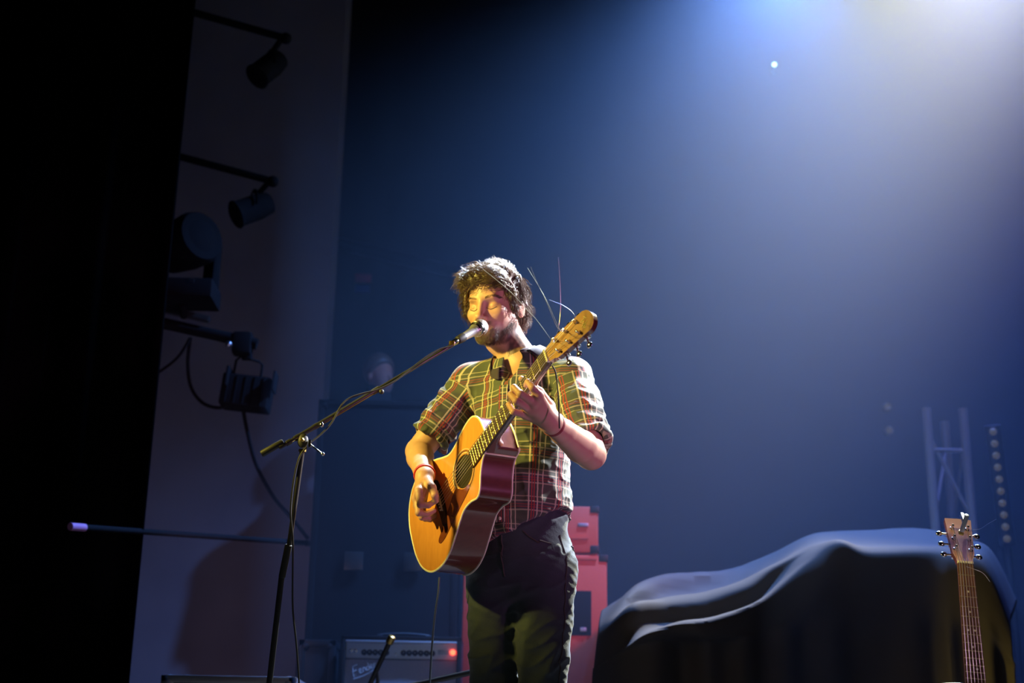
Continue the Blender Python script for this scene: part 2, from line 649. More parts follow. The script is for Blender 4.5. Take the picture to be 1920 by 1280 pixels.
def flood():
    d = 7.3
    a, b = at(262, 596, d), at(482, 645, d)
    root = empty('pipe_arm', a, 'thick black pipe arm carrying the yoked floodlight', 'pipe', 'pipe arms beside the curtain')
    MB().tube([a, b], .030, 12).build('arm', MT['matte'], root)
    MB().box(at(332, 586, d), (.34, .05, .03), np.stack([nrm(b - a), [0, 1, 0], np.cross(nrm(b - a), [0, 1, 0])], 1), .006).build('bar_plate', MT['stand'], root)
    MB().sphere(at(429, 645, d - .06), .018).build('bright_bolt', MT['steel'], root)
    MB().box(at(455, 645, d), (.10, .09, .12), None, .02).build('pipe_clamp', MT['matte'], root)
    c = at(463, 738, d)
    fl = empty('floodlight', c, 'boxy black floodlight in a yoke under the thick pipe arm', 'floodlight')
    x = nrm(at(515, 712, d) - at(428, 702, d))
    zz = nrm(np.cross(x, [0, 1, 0]))
    R = np.stack([x, [0, 1, 0], zz], 1)
    MB().box(c, (.245, .15, .165), R, .012).build('housing', MT['matte'], fl)
    b2 = MB()
    for k in range(5):
        b2.box(c + R @ np.array([-.09 + .045 * k, -.077, 0]), (.006, .006, .15), R)
    b2.build('front_ribs', MT['matte'], fl)
    P = [at(437, 706, d), at(443, 675, d), at(452, 668, d), at(486, 678, d), at(492, 684, d), at(488, 715, d)]
    MB().tube(P, .011, 8, flat=.6).build('yoke', MT['matte'], fl)
    MB().box(at(463, 664, d), (.05, .04, .06), None, .008).build('yoke_clamp', MT['matte'], fl)
    for k, (px, py) in enumerate([(428, 702), (515, 712)]):
        MB().box(at(px, py + 5, d - .05), (.012, .1, .10), R, .003).build('barn_door', MT['matte'], fl)
    return d


dfl = flood()


def cable(name, pts, r, m, lab, cat='cable', group=None, n=10):
    P = cat_rom([at(*p) for p in pts], n)
    o = MB().tube(P, r, 8).build(name, m)
    return tag(o, lab, cat, group)


cable('power_cable', [(357, 632, 7.28), (352, 680, 7.28), (358, 725, 7.28), (380, 755, 7.26), (412, 764, 7.24), (432, 752, 7.24)], .009, MT['matte'],
      'black cable looping from the thick pipe arm down to the floodlight')
cable('drop_cable', [(456, 768, 7.3), (464, 810, 7.3), (480, 870, 7.3), (512, 930, 7.3), (548, 972, 7.3), (578, 1010, 7.3)], .010, MT['matte'],
      'black cable sagging from the floodlight down to the low rail')
cable('slack_cable', [(262, 716, 7.2), (300, 696, 7.2), (335, 668, 7.2), (356, 634, 7.2)], .008, MT['matte'], 'short slack black cable left of the floodlight, rising to the pipe arm')


def moving_head():
    d = 7.2
    c = at(350, 470, d)
    root = empty('moving_head_lamp', c, 'large round black stage lamp with dull reflections, upright above the pipe arm plate', 'lamp')
    ax = nrm((.75, -.65, .1))
    MB().lathe([(-.17, .06), (-.15, .11), (-.02, .135), (.08, .14), (.12, .125), (.125, .1)], c + np.array([0, 0, .04]), ax, 24).build('head', MT['matte'], root)
    MB().lathe([(.12, .1), (.135, .06), (.14, .001)], c + np.array([0, 0, .04]), ax, 24).build('lens', MT['matte'], root)
    sd = nrm(np.cross(ax, [0, 0, 1]))
    for s in (-1, 1):
        MB().box(c + sd * s * .165 + np.array([0, 0, -.07]), (.05, .09, .32), np.stack([sd, np.cross([0, 0, 1], sd), [0, 0, 1]], 1), .015).build('yoke_arm', MT['matte'], root)
    MB().box(c + np.array([0, 0, -.235]), (.34, .24, .10), None, .015).build('base', MT['matte'], root)
    MB().box(c + np.array([.075, -.145, -.215]), (.02, .01, .02)).build('chrome_latch', MT['steel'], root)
    MB().cyl(c + np.array([0, 0, -.28]), at(345, 592, d + .02), .02).build('mounting_post', MT['matte'], root)


moving_head()

# low rail with the pink tape end
ra, rb = at(134, 987, 5.75), at(578, 1018, 7.2)
rl = empty('low_rail', ra, 'long black horizontal rail low across the violet wall, pink tape on its left end', 'rail')
MB().tube([ra, rb], .013, 12).build('rail_tube', MT['matte'], rl)
MB().tube([ra + (ra - rb) * .004 + np.array([0, -.0, 0]), ra + (rb - ra) * .045], .016, 12).build('pink_tape', mat('pink_tape', (.75, .30, .55), .6, emit=None), rl)
MB().tube([rb + (ra - rb) * .01, rb], .017, 12).build('end_cap', MT['stand'], rl)

# diagonal pipe high at the back
pa, pb = at(632, 455, 10.2), at(900, 522, 9.4)
o = MB().tube([pa, pb], .045, 12).build('back_pipe', MT['black'])
tag(o, 'dark sloping pipe high on the back wall, left of the singer', 'pipe')
o = MB().box(at_y(681, 522, 11.185), (.14, .03, .075), None, .01).build('red_sign', mat('sign_red', (.62, .03, .07), .5))
tag(o, 'small blurred red patch on the back wall under the sloping pipe', 'sign')
o = MB().box(at_y(680, 541, 11.185), (.12, .03, .065), None, .01).build('blue_sign', mat('sign_blue', (.03, .10, .45), .5))
tag(o, 'small blurred blue patch on the back wall below the red one', 'sign')


# ------------------------------------------------------------------ dark cases
def road_case(name, lo, hi, lab, cat='case', edge=None, m=None):
    lo, hi = np.array(lo, float), np.array(hi, float)
    c, s = (lo + hi) / 2, hi - lo
    root = empty(name, (c[0], c[1], lo[2]), lab, cat)
    MB().box(c, s - .012, None, .006).build('body', m or MT['black'], root)
    e = MB()
    t = .03
    for ax in range(3):
        o1, o2 = [i for i in range(3) if i != ax]
        for a in (0, 1):
            for b in (0, 1):
                p = c.copy()
                p[o1] = (lo if a == 0 else hi)[o1] + (t / 2 if a == 0 else -t / 2)
                p[o2] = (lo if b == 0 else hi)[o2] + (t / 2 if b == 0 else -t / 2)
                sz = np.array([t, t, t])
                sz[ax] = s[ax]
                e.box(p, sz, None, .004)
    e.build('edge_trim', edge or MT['black'], root)
    for x in (lo[0] + .03, hi[0] - .03):
        for z in (lo[2] + .03, hi[2] - .03):
            MB().sphere((x, lo[1] + .03, z), .034, 10, 8).build('ball_corner', edge or MT['black'], root)
    for sx in (.3, .7):
        MB().box((lo[0] + s[0] * sx, lo[1] - .008, lo[2] + s[2] * .62), (.09, .012, .09), None, .004).build('latch', MT['stand'], root)
    return root


a, b = at(302, 1264, 5.6), at(555, 1264, 5.6)
road_case('flight_case', (a[0], a[1], 0), (b[0], a[1] + .5, a[2]), 'low flight case with a shiny metal edge at the foot of the violet wall', 'case', MT['alu'])
a, b = at(598, 748, 7.2), at(868, 748, 7.2)
road_case('equipment_rack', (a[0], a[1], 0), (b[0], a[1] + .7, a[2]), 'tall dark equipment rack behind the microphone boom, a stagehand behind it', 'rack', MT['matte'], MT['matte'])
a, b = at(566, 1196, 6.6), at(640, 1196, 6.6)
road_case('small_case', (a[0] - .02, a[1] + .05, 0), (b[0] - .03, a[1] + .5, a[2]), 'narrow black case standing left of the silver grille amplifier', 'case')


# ------------------------------------------------------------------ guitar combo amplifier
def combo():
    d = 6.5
    L, Rr = at(640, 1190, d), at(866, 1190, d)
    W = Rr[0] - L[0]
    top = L[2]
    y = L[1]
    H, D = .46, .26
    bx = (L[0] + Rr[0]) / 2
    # case under it
    road_case('amp_riser_case', (L[0] - .0, y - .02, 0), (Rr[0] + .0, y + .42, top - H), 'black case under the silver grille amplifier', 'case')
    root = empty('guitar_amplifier', (bx, y, top - H), 'black guitar amplifier with silver grille cloth and a glowing red pilot light', 'amplifier')
    t = .022
    c = MB()
    c.box((bx, y + D / 2, top - t / 2), (W, D, t), None, .006)
    c.box((bx, y + D / 2, top - H + t / 2), (W, D, t), None, .006)
    for s in (-1, 1):
        c.box((bx + s * (W / 2 - t / 2), y + D / 2, top - H / 2), (t, D, H), None, .006)
    c.box((bx, y + D - .01, top - H / 2), (W - .01, .016, H - .01))
    c.build('cabinet', MT['black'], root)
    MB().box((bx, y + .030, top - .105 - (H - .13) / 2), (W - 2 * t, .02, H - .13), None, .003).build('grille_cloth', MT['grille'], root)
    Rp = np.array([[1, 0, 0], [0, cos(.25), -sin(.25)], [0, sin(.25), cos(.25)]])
    pc = np.array([bx, y + .03, top - .066])
    MB().box((bx, y + .02, top - t - .004), (W - 2 * t, .04, .012), None, .002).build('top_lip', MT['panel'], root)
    MB().box(pc, (W - 2 * t, .012, .07), Rp, .002).build('control_panel', MT['panel'], root)

    def onp(u, dep=.006, v=0.0):
        return pc + Rp @ np.array([u, -dep, v])
    nx = Rp @ np.array([0, -1, 0])
    u0 = -W / 2 + t
    uw = W - 2 * t
    for k in range(2):
        MB().lathe([(0, .009), (.008, .009), (.009, .006)], onp(u0 + uw * (.045 + .04 * k), 0.004), nx, 14).build('input_jack', MT['chrome'], root)
    us = [.165 + .05 * k for k in range(5)] + [.52 + .052 * k for k in range(6)]
    for u in us:
        kn = MB().lathe([(0, .0135), (.004, .0135), (.005, .010), (.018, .008), (.0185, .002)], onp(u0 + uw * u, .004, -.006), nx, 14).build('knob', MT['rubber'], root)
        MB().box(onp(u0 + uw * u, .0245, -.001), (.002, .002, .007), Rp).build('pointer', MT['bone'], kn)
    MB().box(onp(u0 + uw * .45, .008, -.012), (.008, .01, .012), Rp, .002).build('toggle_switch', MT['chrome'], root)
    MB().box(onp(u0 + uw * .88, .008, 0), (.05, .004, .02), Rp, .001).build('model_plate', MT['alu'], root)
    j = MB().lathe([(0, .012), (.006, .0115), (.014, .008), (.017, .001)], onp(u0 + uw * .965, .004), nx, 14)
    j.build('pilot_light', mat('pilot_red', (.8, .02, .01), .2, emit=(1, .05, .02), estr=9.0), root)
    # handle
    P = cat_rom([(bx - .14, y + D / 2, top + .004), (bx - .10, y + D / 2, top + .018), (bx, y + D / 2, top + .024), (bx + .10, y + D / 2, top + .018), (bx + .14, y + D / 2, top + .004)])
    hd = MB().tube(P, .011, 8, flat=.6).build('handle', MT['rubber'], root)
    for s in (-1, 1):
        MB().box((bx + s * .125, y + D / 2, top + .009), (.05, .03, .014), None, .004).build('handle_bracket', MT['chrome'], hd)
    # script emblem on the grille, sloping up to the right
    ex, ez = bx - W / 2 + .065, top - .185
    ca, sa = cos(.42), sin(.42)

    def ep(u, v):
        return (ex + (u * ca - v * sa), y + .013, ez + (u * sa + v * ca))
    em = MB()
    strokes = [[(0, 0), (.008, .034), (.014, .044), (.034, .046)], [(.000, .022), (.024, .024)],            # F
               [(.030, .010), (.040, .014), (.040, .022), (.033, .021), (.032, .006), (.044, .004)],         # e
               [(.048, .004), (.051, .020), (.059, .020), (.061, .004)],                                     # n
               [(.077, .019), (.067, .018), (.067, .005), (.076, .006), (.080, .036), (.079, .004)],          # d
               [(.085, .010), (.094, .014), (.094, .022), (.087, .021), (.086, .006), (.097, .004)],          # e
               [(.101, .003), (.104, .021), (.108, .018), (.114, .021)],                                     # r
               [(-.006, -.008), (.05, -.012), (.118, -.004)]]
    for sst in strokes:
        em.tube([ep(*q) for q in cat_rom([(a_, b_) for a_, b_ in sst], 5)], .0026, 6)
    e_ = em.build('script_emblem', MT['emblem'], root)
    e_['label'] = 'raised chrome script emblem on the grille'
    # feet
    for s in (-1, 1):
        for yy in (.04, D - .04):
            MB().cyl((bx + s * (W / 2 - .05), y + yy, top - H - .0), (bx + s * (W / 2 - .05), y + yy, top - H + .004), .015).build('foot', MT['rubber'], root)
    return y


ya = combo()


# short boom stand leaning in front of the amplifier
def amp_mic():
    d = 5.9
    tip, foot = at(733, 1198, d), at(690, 1290, d)
    dirv = nrm(foot - tip)
    flo = tip + dirv * ((tip[2] - .02) / -dirv[2])
    root = empty('amplifier_microphone_stand', flo, 'thin dark stand with a brass tip leaning in front of the silver grille', 'stand')
    MB().tube([tip, flo], .011, 10).build('pole', MT['stand'], root)
    b2 = flo + np.array([.12, .0, 0])
    MB().tube([tip + dirv * .14, tip + dirv * .16 + np.array([.015, 0, -.03]), b2], .008, 8).build('brace', MT['stand'], root)
    MB().lathe([(-.02, .012), (-.018, .016), (.012, .016), (.016, .010)], tip, -dirv, 14).build('brass_tip', MT['brass'], root)
    MB().lathe([(0, .12), (.018, .12), (.024, .05)], (flo[0], flo[1], 0), (0, 0, 1), 28).build('base', MT['black'], root)


amp_mic()


# low black boom arm near the singer's feet
def low_boom():
    a, b = at(800, 1279, 5.2), at(884, 1260, 5.2)
    root = empty('low_boom_stand', (a[0] - .3, a[1], 0), 'low black boom arm with a dark microphone by the singer\'s trouser leg', 'stand')
    d0 = nrm(a - b)
    MB().tube([b, a + d0 * .32], .011, 10).build('boom', MT['stand'], root)
    e = a + d0 * .30
    MB().tube([e, (e[0], e[1], .02)], .012, 10).build('pole', MT['stand'], root)
    MB().lathe([(0, .12), (.018, .12), (.024, .04)], (e[0], e[1], 0), (0, 0, 1), 28).build('base', MT['black'], root)
    MB().lathe([(0, .014), (.05, .018), (.055, .026), (.09, .026), (.10, .018)], b, np.array([.96, .1, -.05]), 16).build('microphone_head', MT['black'], root)


low_boom()


# ------------------------------------------------------------------ orange amplifier stack
def stack():
    d = 7.0
    cx = at(1004, 1040, d)[0]
    y = at(1004, 1040, d)[1]
    zt = at(1138, 1040, d)[2]
    zh = at(1122, 943, d)[2]
    W, D = .705, .36

    def cab(name, z0, z1, W, lab, corners, window):
        root = empty(name, (cx, y, z0), lab, 'speaker cabinet' if name != 'guitar_amplifier' else 'amplifier', 'orange amplifier stack')
        MB().box((cx, y + D / 2, (z0 + z1) / 2), (W, D, z1 - z0), None, .012).build('shell', MT['tolex'], root)
        for sx in (-1, 1):
            for zz in (z0, z1):
                k = MB()
                s = -1 if zz == z1 else 1
                k.box((cx + sx * (W / 2 - .018), y + .02, zz + s * .016), (.045, .05, .036), None, .006)
                k.build('corner_protector', MT['black'], root)
        if window:
            m = MB()
            zc = z1 - .285
            m.box((cx, y + .001, zc), (.55, .012, .215), None, .004)
            m.build('black_opening', MT['matte'], root)
            MB().box((cx + .235, y - .007, zc - .08), (.03, .008, .02), None, .002).build('jack_plate', MT['alu'], root)
            for zz in (z0 + .02, z1 - .02):
                MB().box((cx, y - .003, zz), (W - .1, .008, .012)).build('edge_piping', MT['tolex'], root)
        else:
            MB().box((cx + .235, y - .004, z0 + .135), (.05, .008, .016), None, .002).build('badge', MT['alu'], root)
            MB().box((cx, y - .003, z0 + .07), (W - .1, .008, .012)).build('edge_piping', MT['tolex'], root)
            P = cat_rom([(cx - .12, y + D / 2, z1), (cx - .09, y + D / 2, z1 + .02), (cx + .09, y + D / 2, z1 + .02), (cx + .12, y + D / 2, z1)])
            MB().tube(P, .01, 8).build('handle', MT['black'], root)
        return root
    cab('guitar_amplifier', zt + .012, zh, .62, 'red-lit orange amplifier head on top of the stack behind the singer', 1, False)
    cab('speaker_cabinet', zt / 2 + .006, zt, W, 'red-lit orange speaker cabinet directly under the amplifier head', 1, True)
    cab('speaker_cabinet', 0.006, zt / 2, W, 'orange speaker cabinet on the floor at the bottom of the stack', 1, True)


stack()


# ------------------------------------------------------------------ draped dark cover
def cover():
    d0, d1 = 6.7, 6.0
    ridge = [(1128, 1146, 6.3), (1180, 1112, 6.5), (1238, 1083, 6.7), (1300, 1079, 6.75), (1365, 1072, 6.75), (1440, 1040, 6.75), (1522, 1003, 6.75), (1620, 998, 6.8), (1742, 994, 6.8), (1790, 1018, 6.7), (1850, 1030, 6.6), (1905, 1130, 6.4)]
    rowA = [(1122, 1165, 6.1), (1176, 1124, 6.15), (1240, 1108, 6.3), (1305, 1104, 6.3), (1372, 1090, 6.3), (1445, 1058, 6.3), (1528, 1016, 6.35), (1618, 1020, 6.3), (1740, 1020, 6.3), (1785, 1026, 6.25), (1850, 1040, 6.2), (1900, 1150, 6.1)]
    rowB = [(1120, 1185, 6.0), (1176, 1140, 5.95), (1246, 1132, 6.12), (1320, 1128, 6.12), (1400, 1108, 6.1), (1460, 1068, 6.15), (1532, 1024, 6.2), (1618, 1030, 6.15), (1740, 1027, 6.15), (1784, 1032, 6.1), (1848, 1056, 6.05), (1896, 1165, 6.0)]
    rowC = [(1116, 1215, 5.98), (1182, 1168, 5.85), (1254, 1160, 5.95), (1330, 1158, 5.95), (1400, 1136, 6.0), (1462, 1100, 6.08), (1534, 1060, 6.12), (1620, 1062, 6.1), (1738, 1060, 6.1), (1782, 1070, 6.04), (1850, 1100, 6.0), (1898, 1200, 5.96)]
    rowD = [(1112, 1250, 5.97), (1190, 1204, 5.78), (1262, 1190, 5.80), (1335, 1186, 5.84), (1398, 1176, 5.93), (1462, 1160, 6.04), (1536, 1140, 6.08), (1622, 1140, 6.07), (1738, 1140, 6.07), (1784, 1150, 6.02), (1852, 1170, 5.97), (1900, 1240, 5.95)]
    rowE = [(1108, 1300, 5.96), (1196, 1252, 5.76), (1272, 1240, 5.92), (1340, 1250, 5.90), (1400, 1250, 5.96), (1464, 1250, 6.02), (1538, 1250, 6.05), (1624, 1250, 6.05), (1738, 1250, 6.05), (1786, 1255, 6.0), (1856, 1260, 5.96), (1904, 1300, 5.94)]
    R = [[at(*p) for p in r] for r in (ridge, rowA, rowB, rowC, rowD, rowE)]
    back = [p + np.array([0, .24, -.16]) for p in R[0]]
    back2 = [np.array([p[0], p[1] + .03, .02]) for p in back]
    floor = [np.array([p[0], p[1] - .04, .02]) for p in R[-1]]
    rows = [back2, back] + R + [floor]
    rows = [cat_rom(r, 10) for r in rows]
    A = np.array(rows)                      # rows x cols x 3
    A = np.stack([cat_rom(A[:, j], 10) for j in range(A.shape[1])], 1)
    n, m, _ = A.shape
    P = A.reshape(-1, 3)
    du = np.gradient(A, axis=1)
    dv = np.gradient(A, axis=0)
    N = np.cross(du, dv)
    N /= np.linalg.norm(N, axis=2, keepdims=True) + 1e-9
    N = N.reshape(-1, 3)
    fold = wob(P * np.array([1, .4, .35]), 5.5, 3) * .016 + wob(P * np.array([1, 1, .5]), 14, 4) * .004
    # long slack folds fanning down to the left from the high corner
    rr, cc = np.meshgrid(np.arange(n) / 10.0, np.arange(m) / 10.0, indexing='ij')
    rr, cc = rr.ravel(), cc.ravel()
    S1 = lambda v: np.clip(v, 0, 1) ** 2 * (3 - 2 * np.clip(v, 0, 1))
    amp = .050 * S1((6.2 - cc) / 2.2) * S1((cc - .3) / 1.0) * S1((rr - 2.1) / .5) * S1((6.6 - rr) / .8)
    wv = np.cos(2 * pi * ((rr - 2.3) / 1.75 + .16 * (cc - 3) + .10 * wob(P, 6, 9)))
    wv = np.sign(wv) * np.abs(wv) ** .7
    bump = .05 * np.exp(-((cc - 6.55) / .35) ** 2 - ((rr - 4.2) / .8) ** 2)
    hang = .022 * np.sin(cc * 5.2 + 1.3 * wob(P, 3, 12)) * S1((rr - 5.6) / 1.2) * S1((cc - .4) / .5)
    P = P + N * fold[:, None] * .5 + np.outer(amp * wv + bump, [0, -.75, .55]) + np.outer(hang, [0, -1, 0])
    P[:, 2] = np.maximum(P[:, 2], .012)
    Q = [(i * m + j, i * m + j + 1, (i + 1) * m + j + 1, (i + 1) * m + j) for i in range(n - 1) for j in range(m - 1)]
    mb = MB()
    mb.add(P, Q)
    o = mb.build('dust_cover', MT['cloth'])
    o.data.polygons.foreach_set('use_smooth', [True] * len(o.data.polygons))
    md = o.modifiers.new('thick', 'SOLIDIFY')
    md.thickness = .006
    tag(o, 'big dark cloth draped over covered equipment right of the orange stack', 'cover')


cover()


# ------------------------------------------------------------------ truss, lamps at the right back
def truss():
    d = 8.2
    a, b, c_ = at(1743, 850, d), at(1812, 850, d), at(1776, 850, d + .3)
    root = empty('truss_tower', (a[0], a[1], 0), 'slim aluminium truss tower rising behind the draped cover', 'truss')
    H = 2.45
    for p in (a, b, c_):
        MB().cyl((p[0], p[1], 0), (p[0], p[1], H), .026, 14).build('chord', MT['truss'], root)
    for k in range(4):
        z = .15 + k * .55
        for (p, q) in ((a, b), (b, c_), (c_, a)):
            s = (z, z + .5) if k % 2 == 0 else (z + .5, z)
            MB().cyl((p[0], p[1], s[0]), (q[0], q[1], s[1]), .011, 8).build('diagonal_brace', MT['truss'], root)
    MB().cyl((a[0], a[1], H - .25), (b[0], b[1], H - .25), .014, 8).build('cross_bar', MT['truss'], root)


truss()

EM_Y = mat('dim_led_lens', (.08, .07, .04), .6, emit=(1.0, .85, .5), estr=.045)
EM_C = mat('star_lamp', (.6, .8, .8), .3, emit=(.65, 1.0, 1.0), estr=2.2)


def led_strip():
    d = 7.6
    pts = [(1862 + 2.9 * k, 809 + 22.3 * k) for k in range(10)]
    root = empty('led_batten', at(*pts[-1], d), 'upright batten of ten dim yellowish lenses right of the truss', 'light')
    p0, p1 = at(*pts[0], d + .05), at(*pts[-1], d + .05)
    MB().tube([p0 + (p0 - p1) * .06, p1 + (p1 - p0) * .06], .045, 12).build('housing', MT['black'], root)
    for p in pts:
        MB().sphere(at(*p, d), (.02, .02, .02), 14, 10).build('lens', EM_Y, root)
    q = p1 + (p1 - p0) * .05
    MB().cyl(q, (q[0], q[1], 0), .02, 10).build('post', MT['black'], root)


led_strip()
for (px, py, lab) in ((1664, 762, 'upper of two faint round lights left of the truss'), (1668, 806, 'lower of two faint round lights left of the truss')):
    c0 = at(px, py, 10.4)
    r_ = empty('wall_light', c0, lab, 'light', 'faint lights on the back wall')
    MB().lathe([(0, .035), (.03, .035), (.04, .03)], c0 + np.array([0, .05, 0]), (0, -1, 0), 16).build('housing', MT['black'], r_)
    MB().sphere(c0, .026, 14, 10).build('lens', EM_Y, r_)
c0 = at(1452, 121, 9.6)
r_ = empty('pin_spot', c0, 'tiny bright pale cyan light high in the blue haze', 'light')
MB().sphere(c0, .016, 16, 12).build('lens', EM_C, r_)
MB().lathe([(0.004, .014), (.03, .022), (.12, .022), (.13, .01)], c0, (0.1, 1, .1), 16).build('housing', MT['black'], r_)
# ------------------------------------------------------------------ acoustic guitars
def fret_x(k, S):
    return S * (1 - 2 ** (-k / 12.0))


def guitar(name, lab, O, Ax, Bx, Nx, kw, cutaway, style, S=.648, group=None):
    """O: centre of the nut on the neck plane, Ax towards the headstock, Bx treble side, Nx out of the soundboard"""
    O, Ax, Bx, Nx = [np.array(v, float) for v in (O, Ax, Bx, Nx)]
    root = empty(name, O + Ax * -.86, lab, 'guitar', group)

    def G(a, b, n=0.0):
        return O + Ax * a + Bx * b + Nx * n

    half = [(-.860, 0), (-.857, .06), (-.838, .125), (-.795, .178), (-.735, .200), (-.68, .193), (-.63, .165), (-.59, .138), (-.555, .120),
            (-.515, .122), (-.47, .135), (-.43, .142), (-.395, .136), (-.370, .105), (-.360, .055), (-.359, .02)]
    tre = half[:9] + [(-.515, .122), (-.478, .136), (-.455, .122), (-.432, .078), (-.408, .045), (-.388, .031), (-.366, .026), (-.359, .02)] if cutaway else half
    tpts = cat_rom(tre, 8)
    bpts = cat_rom(half, 8)
    out = [(a, b * kw) for a, b in tpts] + [(a, -b * kw) for a, b in bpts[::-1]][:-1]
    m_ = len(out)

    def depth(a):
        return .102 + (.118 - .102) * np.clip((-a - .36) / .5, 0, 1)
    # sides
    mb = MB()
    V, Fs = [], []
    nr = 6
    for r in range(nr + 1):
        for a, b in out:
            V.append(G(a, b, -depth(a) * r / nr))
    for r in range(nr):
        for k in range(m_):
            k2 = (k + 1) % m_
            Fs.append((r * m_ + k, r * m_ + k2, (r + 1) * m_ + k2, (r + 1) * m_ + k))
    mb.add(V, Fs)
    mb.build('side', MT['mahogany'], root)
    # back plate
    Vb = [G(a, b, -depth(a) - .002) for a, b in out]
    MB().add(Vb, [tuple(range(m_))]).build('back', MT['mahogany'], root, smooth=False)
    # soundboard with the sound hole cut
    ha, hr = -.505, .050
    bm = bmesh.new()
    vo = [bm.verts.new(G(a, b, .0015)) for a, b in out]
    nh = 48
    vh = [bm.verts.new(G(ha + hr * cos(2 * pi * k / nh), hr * sin(2 * pi * k / nh), .0015)) for k in range(nh)]
    eo = [bm.edges.new((vo[k], vo[(k + 1) % m_])) for k in range(m_)]
    eh = [bm.edges.new((vh[k], vh[(k + 1) % nh])) for k in range(nh)]
    bmesh.ops.triangle_fill(bm, use_beauty=True, edges=eo + eh)
    kill = [f for f in bm.faces if all(v in set(vh) for v in f.verts)]
    if kill:
        bmesh.ops.delete(bm, geom=kill, context='FACES_ONLY')
    me = bpy.data.meshes.new('soundboard')
    bm.to_mesh(me)
    bm.free()
    top = link('soundboard', me, MT['spruce'], root, False)
    # near-black capped plug under the hole, painting the shade inside the body
    MB().lathe([(-.0985, .075), (-.05, .075), (-.001, .058), (-.0005, .0505)], G(ha, 0, 0), Nx, 40).build('sound_hole_shade', MT['hole'], root)
    # bindings, front and back
    for nm, off in (('front_binding', 0), ('back_binding', 1)):
        P = [G(a, b, .0005 if not off else -depth(a)) for a, b in out]
        MB().tube(P + [P[0]], .0032, 6, cap=False).build(nm, MT['cream'], root)
    if cutaway:
        c0 = (-.402, .0405 * kw + .002)
        MB().tube([G(-.386, .030 * kw + .001, 0), G(-.386, .030 * kw + .001, -depth(-.386))], .0028, 6).build('heel_glint', MT['cream'], root)  # cream strip painting the bright rim reflection along the heel ridge
    # rosette
    for rr, mt_, w_ in ((.0545, MT['cream'], .0012), (.0600, MT['rosewood_brown'], .0022), (.0655, MT['cream'], .0010)):
        P = [G(ha + rr * cos(2 * pi * k / 60), rr * sin(2 * pi * k / 60), .002) for k in range(61)]
        MB().tube(P, w_, 6, cap=False, flat=.5).build('rosette', mt_, root)
    # pick guard (tear-drop, treble side below the hole)
    pg = cat_rom([(-.540, .044), (-.5635, .022), (-.585, .026), (-.630, .052), (-.690, .088), (-.716, .104), (-.712, .120), (-.680, .122), (-.625, .106), (-.585, .096), (-.545, .086), (-.515, .078), (-.493, .068), (-.50, .0585), (-.522, .0555), (-.540, .044)], 6)
    pg = [(a, b * min(1, kw + .05)) for a, b in pg[:-1]]
    MB().prism(pg, lambda p: G(p[0], p[1], .0018), lambda p: G(p[0], p[1], .0034)).build('pickguard', MT['tortoise'], root, smooth=False)
    # bridge
    br = MB()
    wb = .078
    pl = cat_rom([(-.668, -wb), (-.672, -.03), (-.676, 0), (-.672, .03), (-.668, wb), (-.650, wb), (-.640, .04), (-.638, 0), (-.640, -.04), (-.650, -wb), (-.668, -wb)], 5)[:-1]
    br.prism([tuple(p) for p in pl], lambda p: G(p[0], p[1], .0015), lambda p: G(p[0], p[1], .0085))
    bo = br.build('bridge', MT['ebony'], root, smooth=False)
    MB().box(G(-S - .001, 0, .0105), (.0028, .074, .006), np.stack([Ax, Bx, Nx], 1), .0008).build('saddle', MT['bone'], bo)
    for k in range(6):
        b = (-2.5 + k) * .0105
        MB().sphere(G(-.660, b, .0095), .0028, 8, 6).build('bridge_pin', MT['bone'], bo)
    # neck
    wn = lambda a: .0215 + (.028 - .0215) * (-a / .455)
    V, Fs = [], []
    ns = 14
    st = np.linspace(0.004, -.385, 24)
    for a in st:
        w_ = wn(a)
        th_ = .019 + .006 * np.clip(-a / .36, 0, 1) + .068 * np.clip((-a - .315) / .07, 0, 1) ** 2
        for k in range(ns + 1):
            t = pi * k / ns
            x = -cos(t)
            sx = np.sign(x) * abs(x) ** .8
            narrow = 1 - .35 * np.clip((-a - .33) / .05, 0, 1) * sin(t)
            V.append(G(a, w_ * sx * narrow, -.0005 - th_ * sin(t) ** .8))
    for i in range(len(st) - 1):
        for k in range(ns):
            Fs.append((i * (ns + 1) + k, i * (ns + 1) + k + 1, (i + 1) * (ns + 1) + k + 1, (i + 1) * (ns + 1) + k))
        Fs.append((i * (ns + 1) + ns, i * (ns + 1), (i + 1) * (ns + 1), (i + 1) * (ns + 1) + ns))
    Fs.append(tuple(range(ns + 1)))
    Fs.append(tuple((len(st) - 1) * (ns + 1) + k for k in range(ns + 1)))
    MB().add(V, Fs).build('neck', MT['mahogany'], root)
    # fretboard
    fa = -.455
    fb = [(0.0, -.0215), (0.0, .0215), (fa, .028), (fa, -.028)]
    MB().prism(fb, lambda p: G(p[0], p[1], 0), lambda p: G(p[0], p[1], .0062)).build('fretboard', MT['rosewood_brown'] if style == 'spare' else MT['rosewood'], root, smooth=False)
    for k in range(1, 21):
        a = -fret_x(k, S)
        if a < fa + .002:
            break
        w_ = wn(a) - .0006
        MB().tube([G(a, -w_, .0064), G(a, w_, .0064)], .0015, 6).build('fret', MT['fretwire'], root)
    dots = {3: [0], 5: [0], 7: [0], 9: [0], 12: [-.009, .009], 15: [0]} if style != 'spare' else {5: [0], 7: [-.009, .009], 9: [0], 12: [.006], 15: [0], 3: [0]}
    for k, bs in dots.items():
        a = -(fret_x(k, S) + fret_x(k - 1, S)) / 2
        for b in bs:
            MB().lathe([(0, .0032), (.0006, .0031)], G(a, b, .0062), Nx, 12).build('inlay_dot', MT['bone'], root)
    # nut
    MB().box(G(.003, 0, .0045), (.007, .043, .010), np.stack([Ax, Bx, Nx], 1), .001).build('nut', MT['bone'], root)
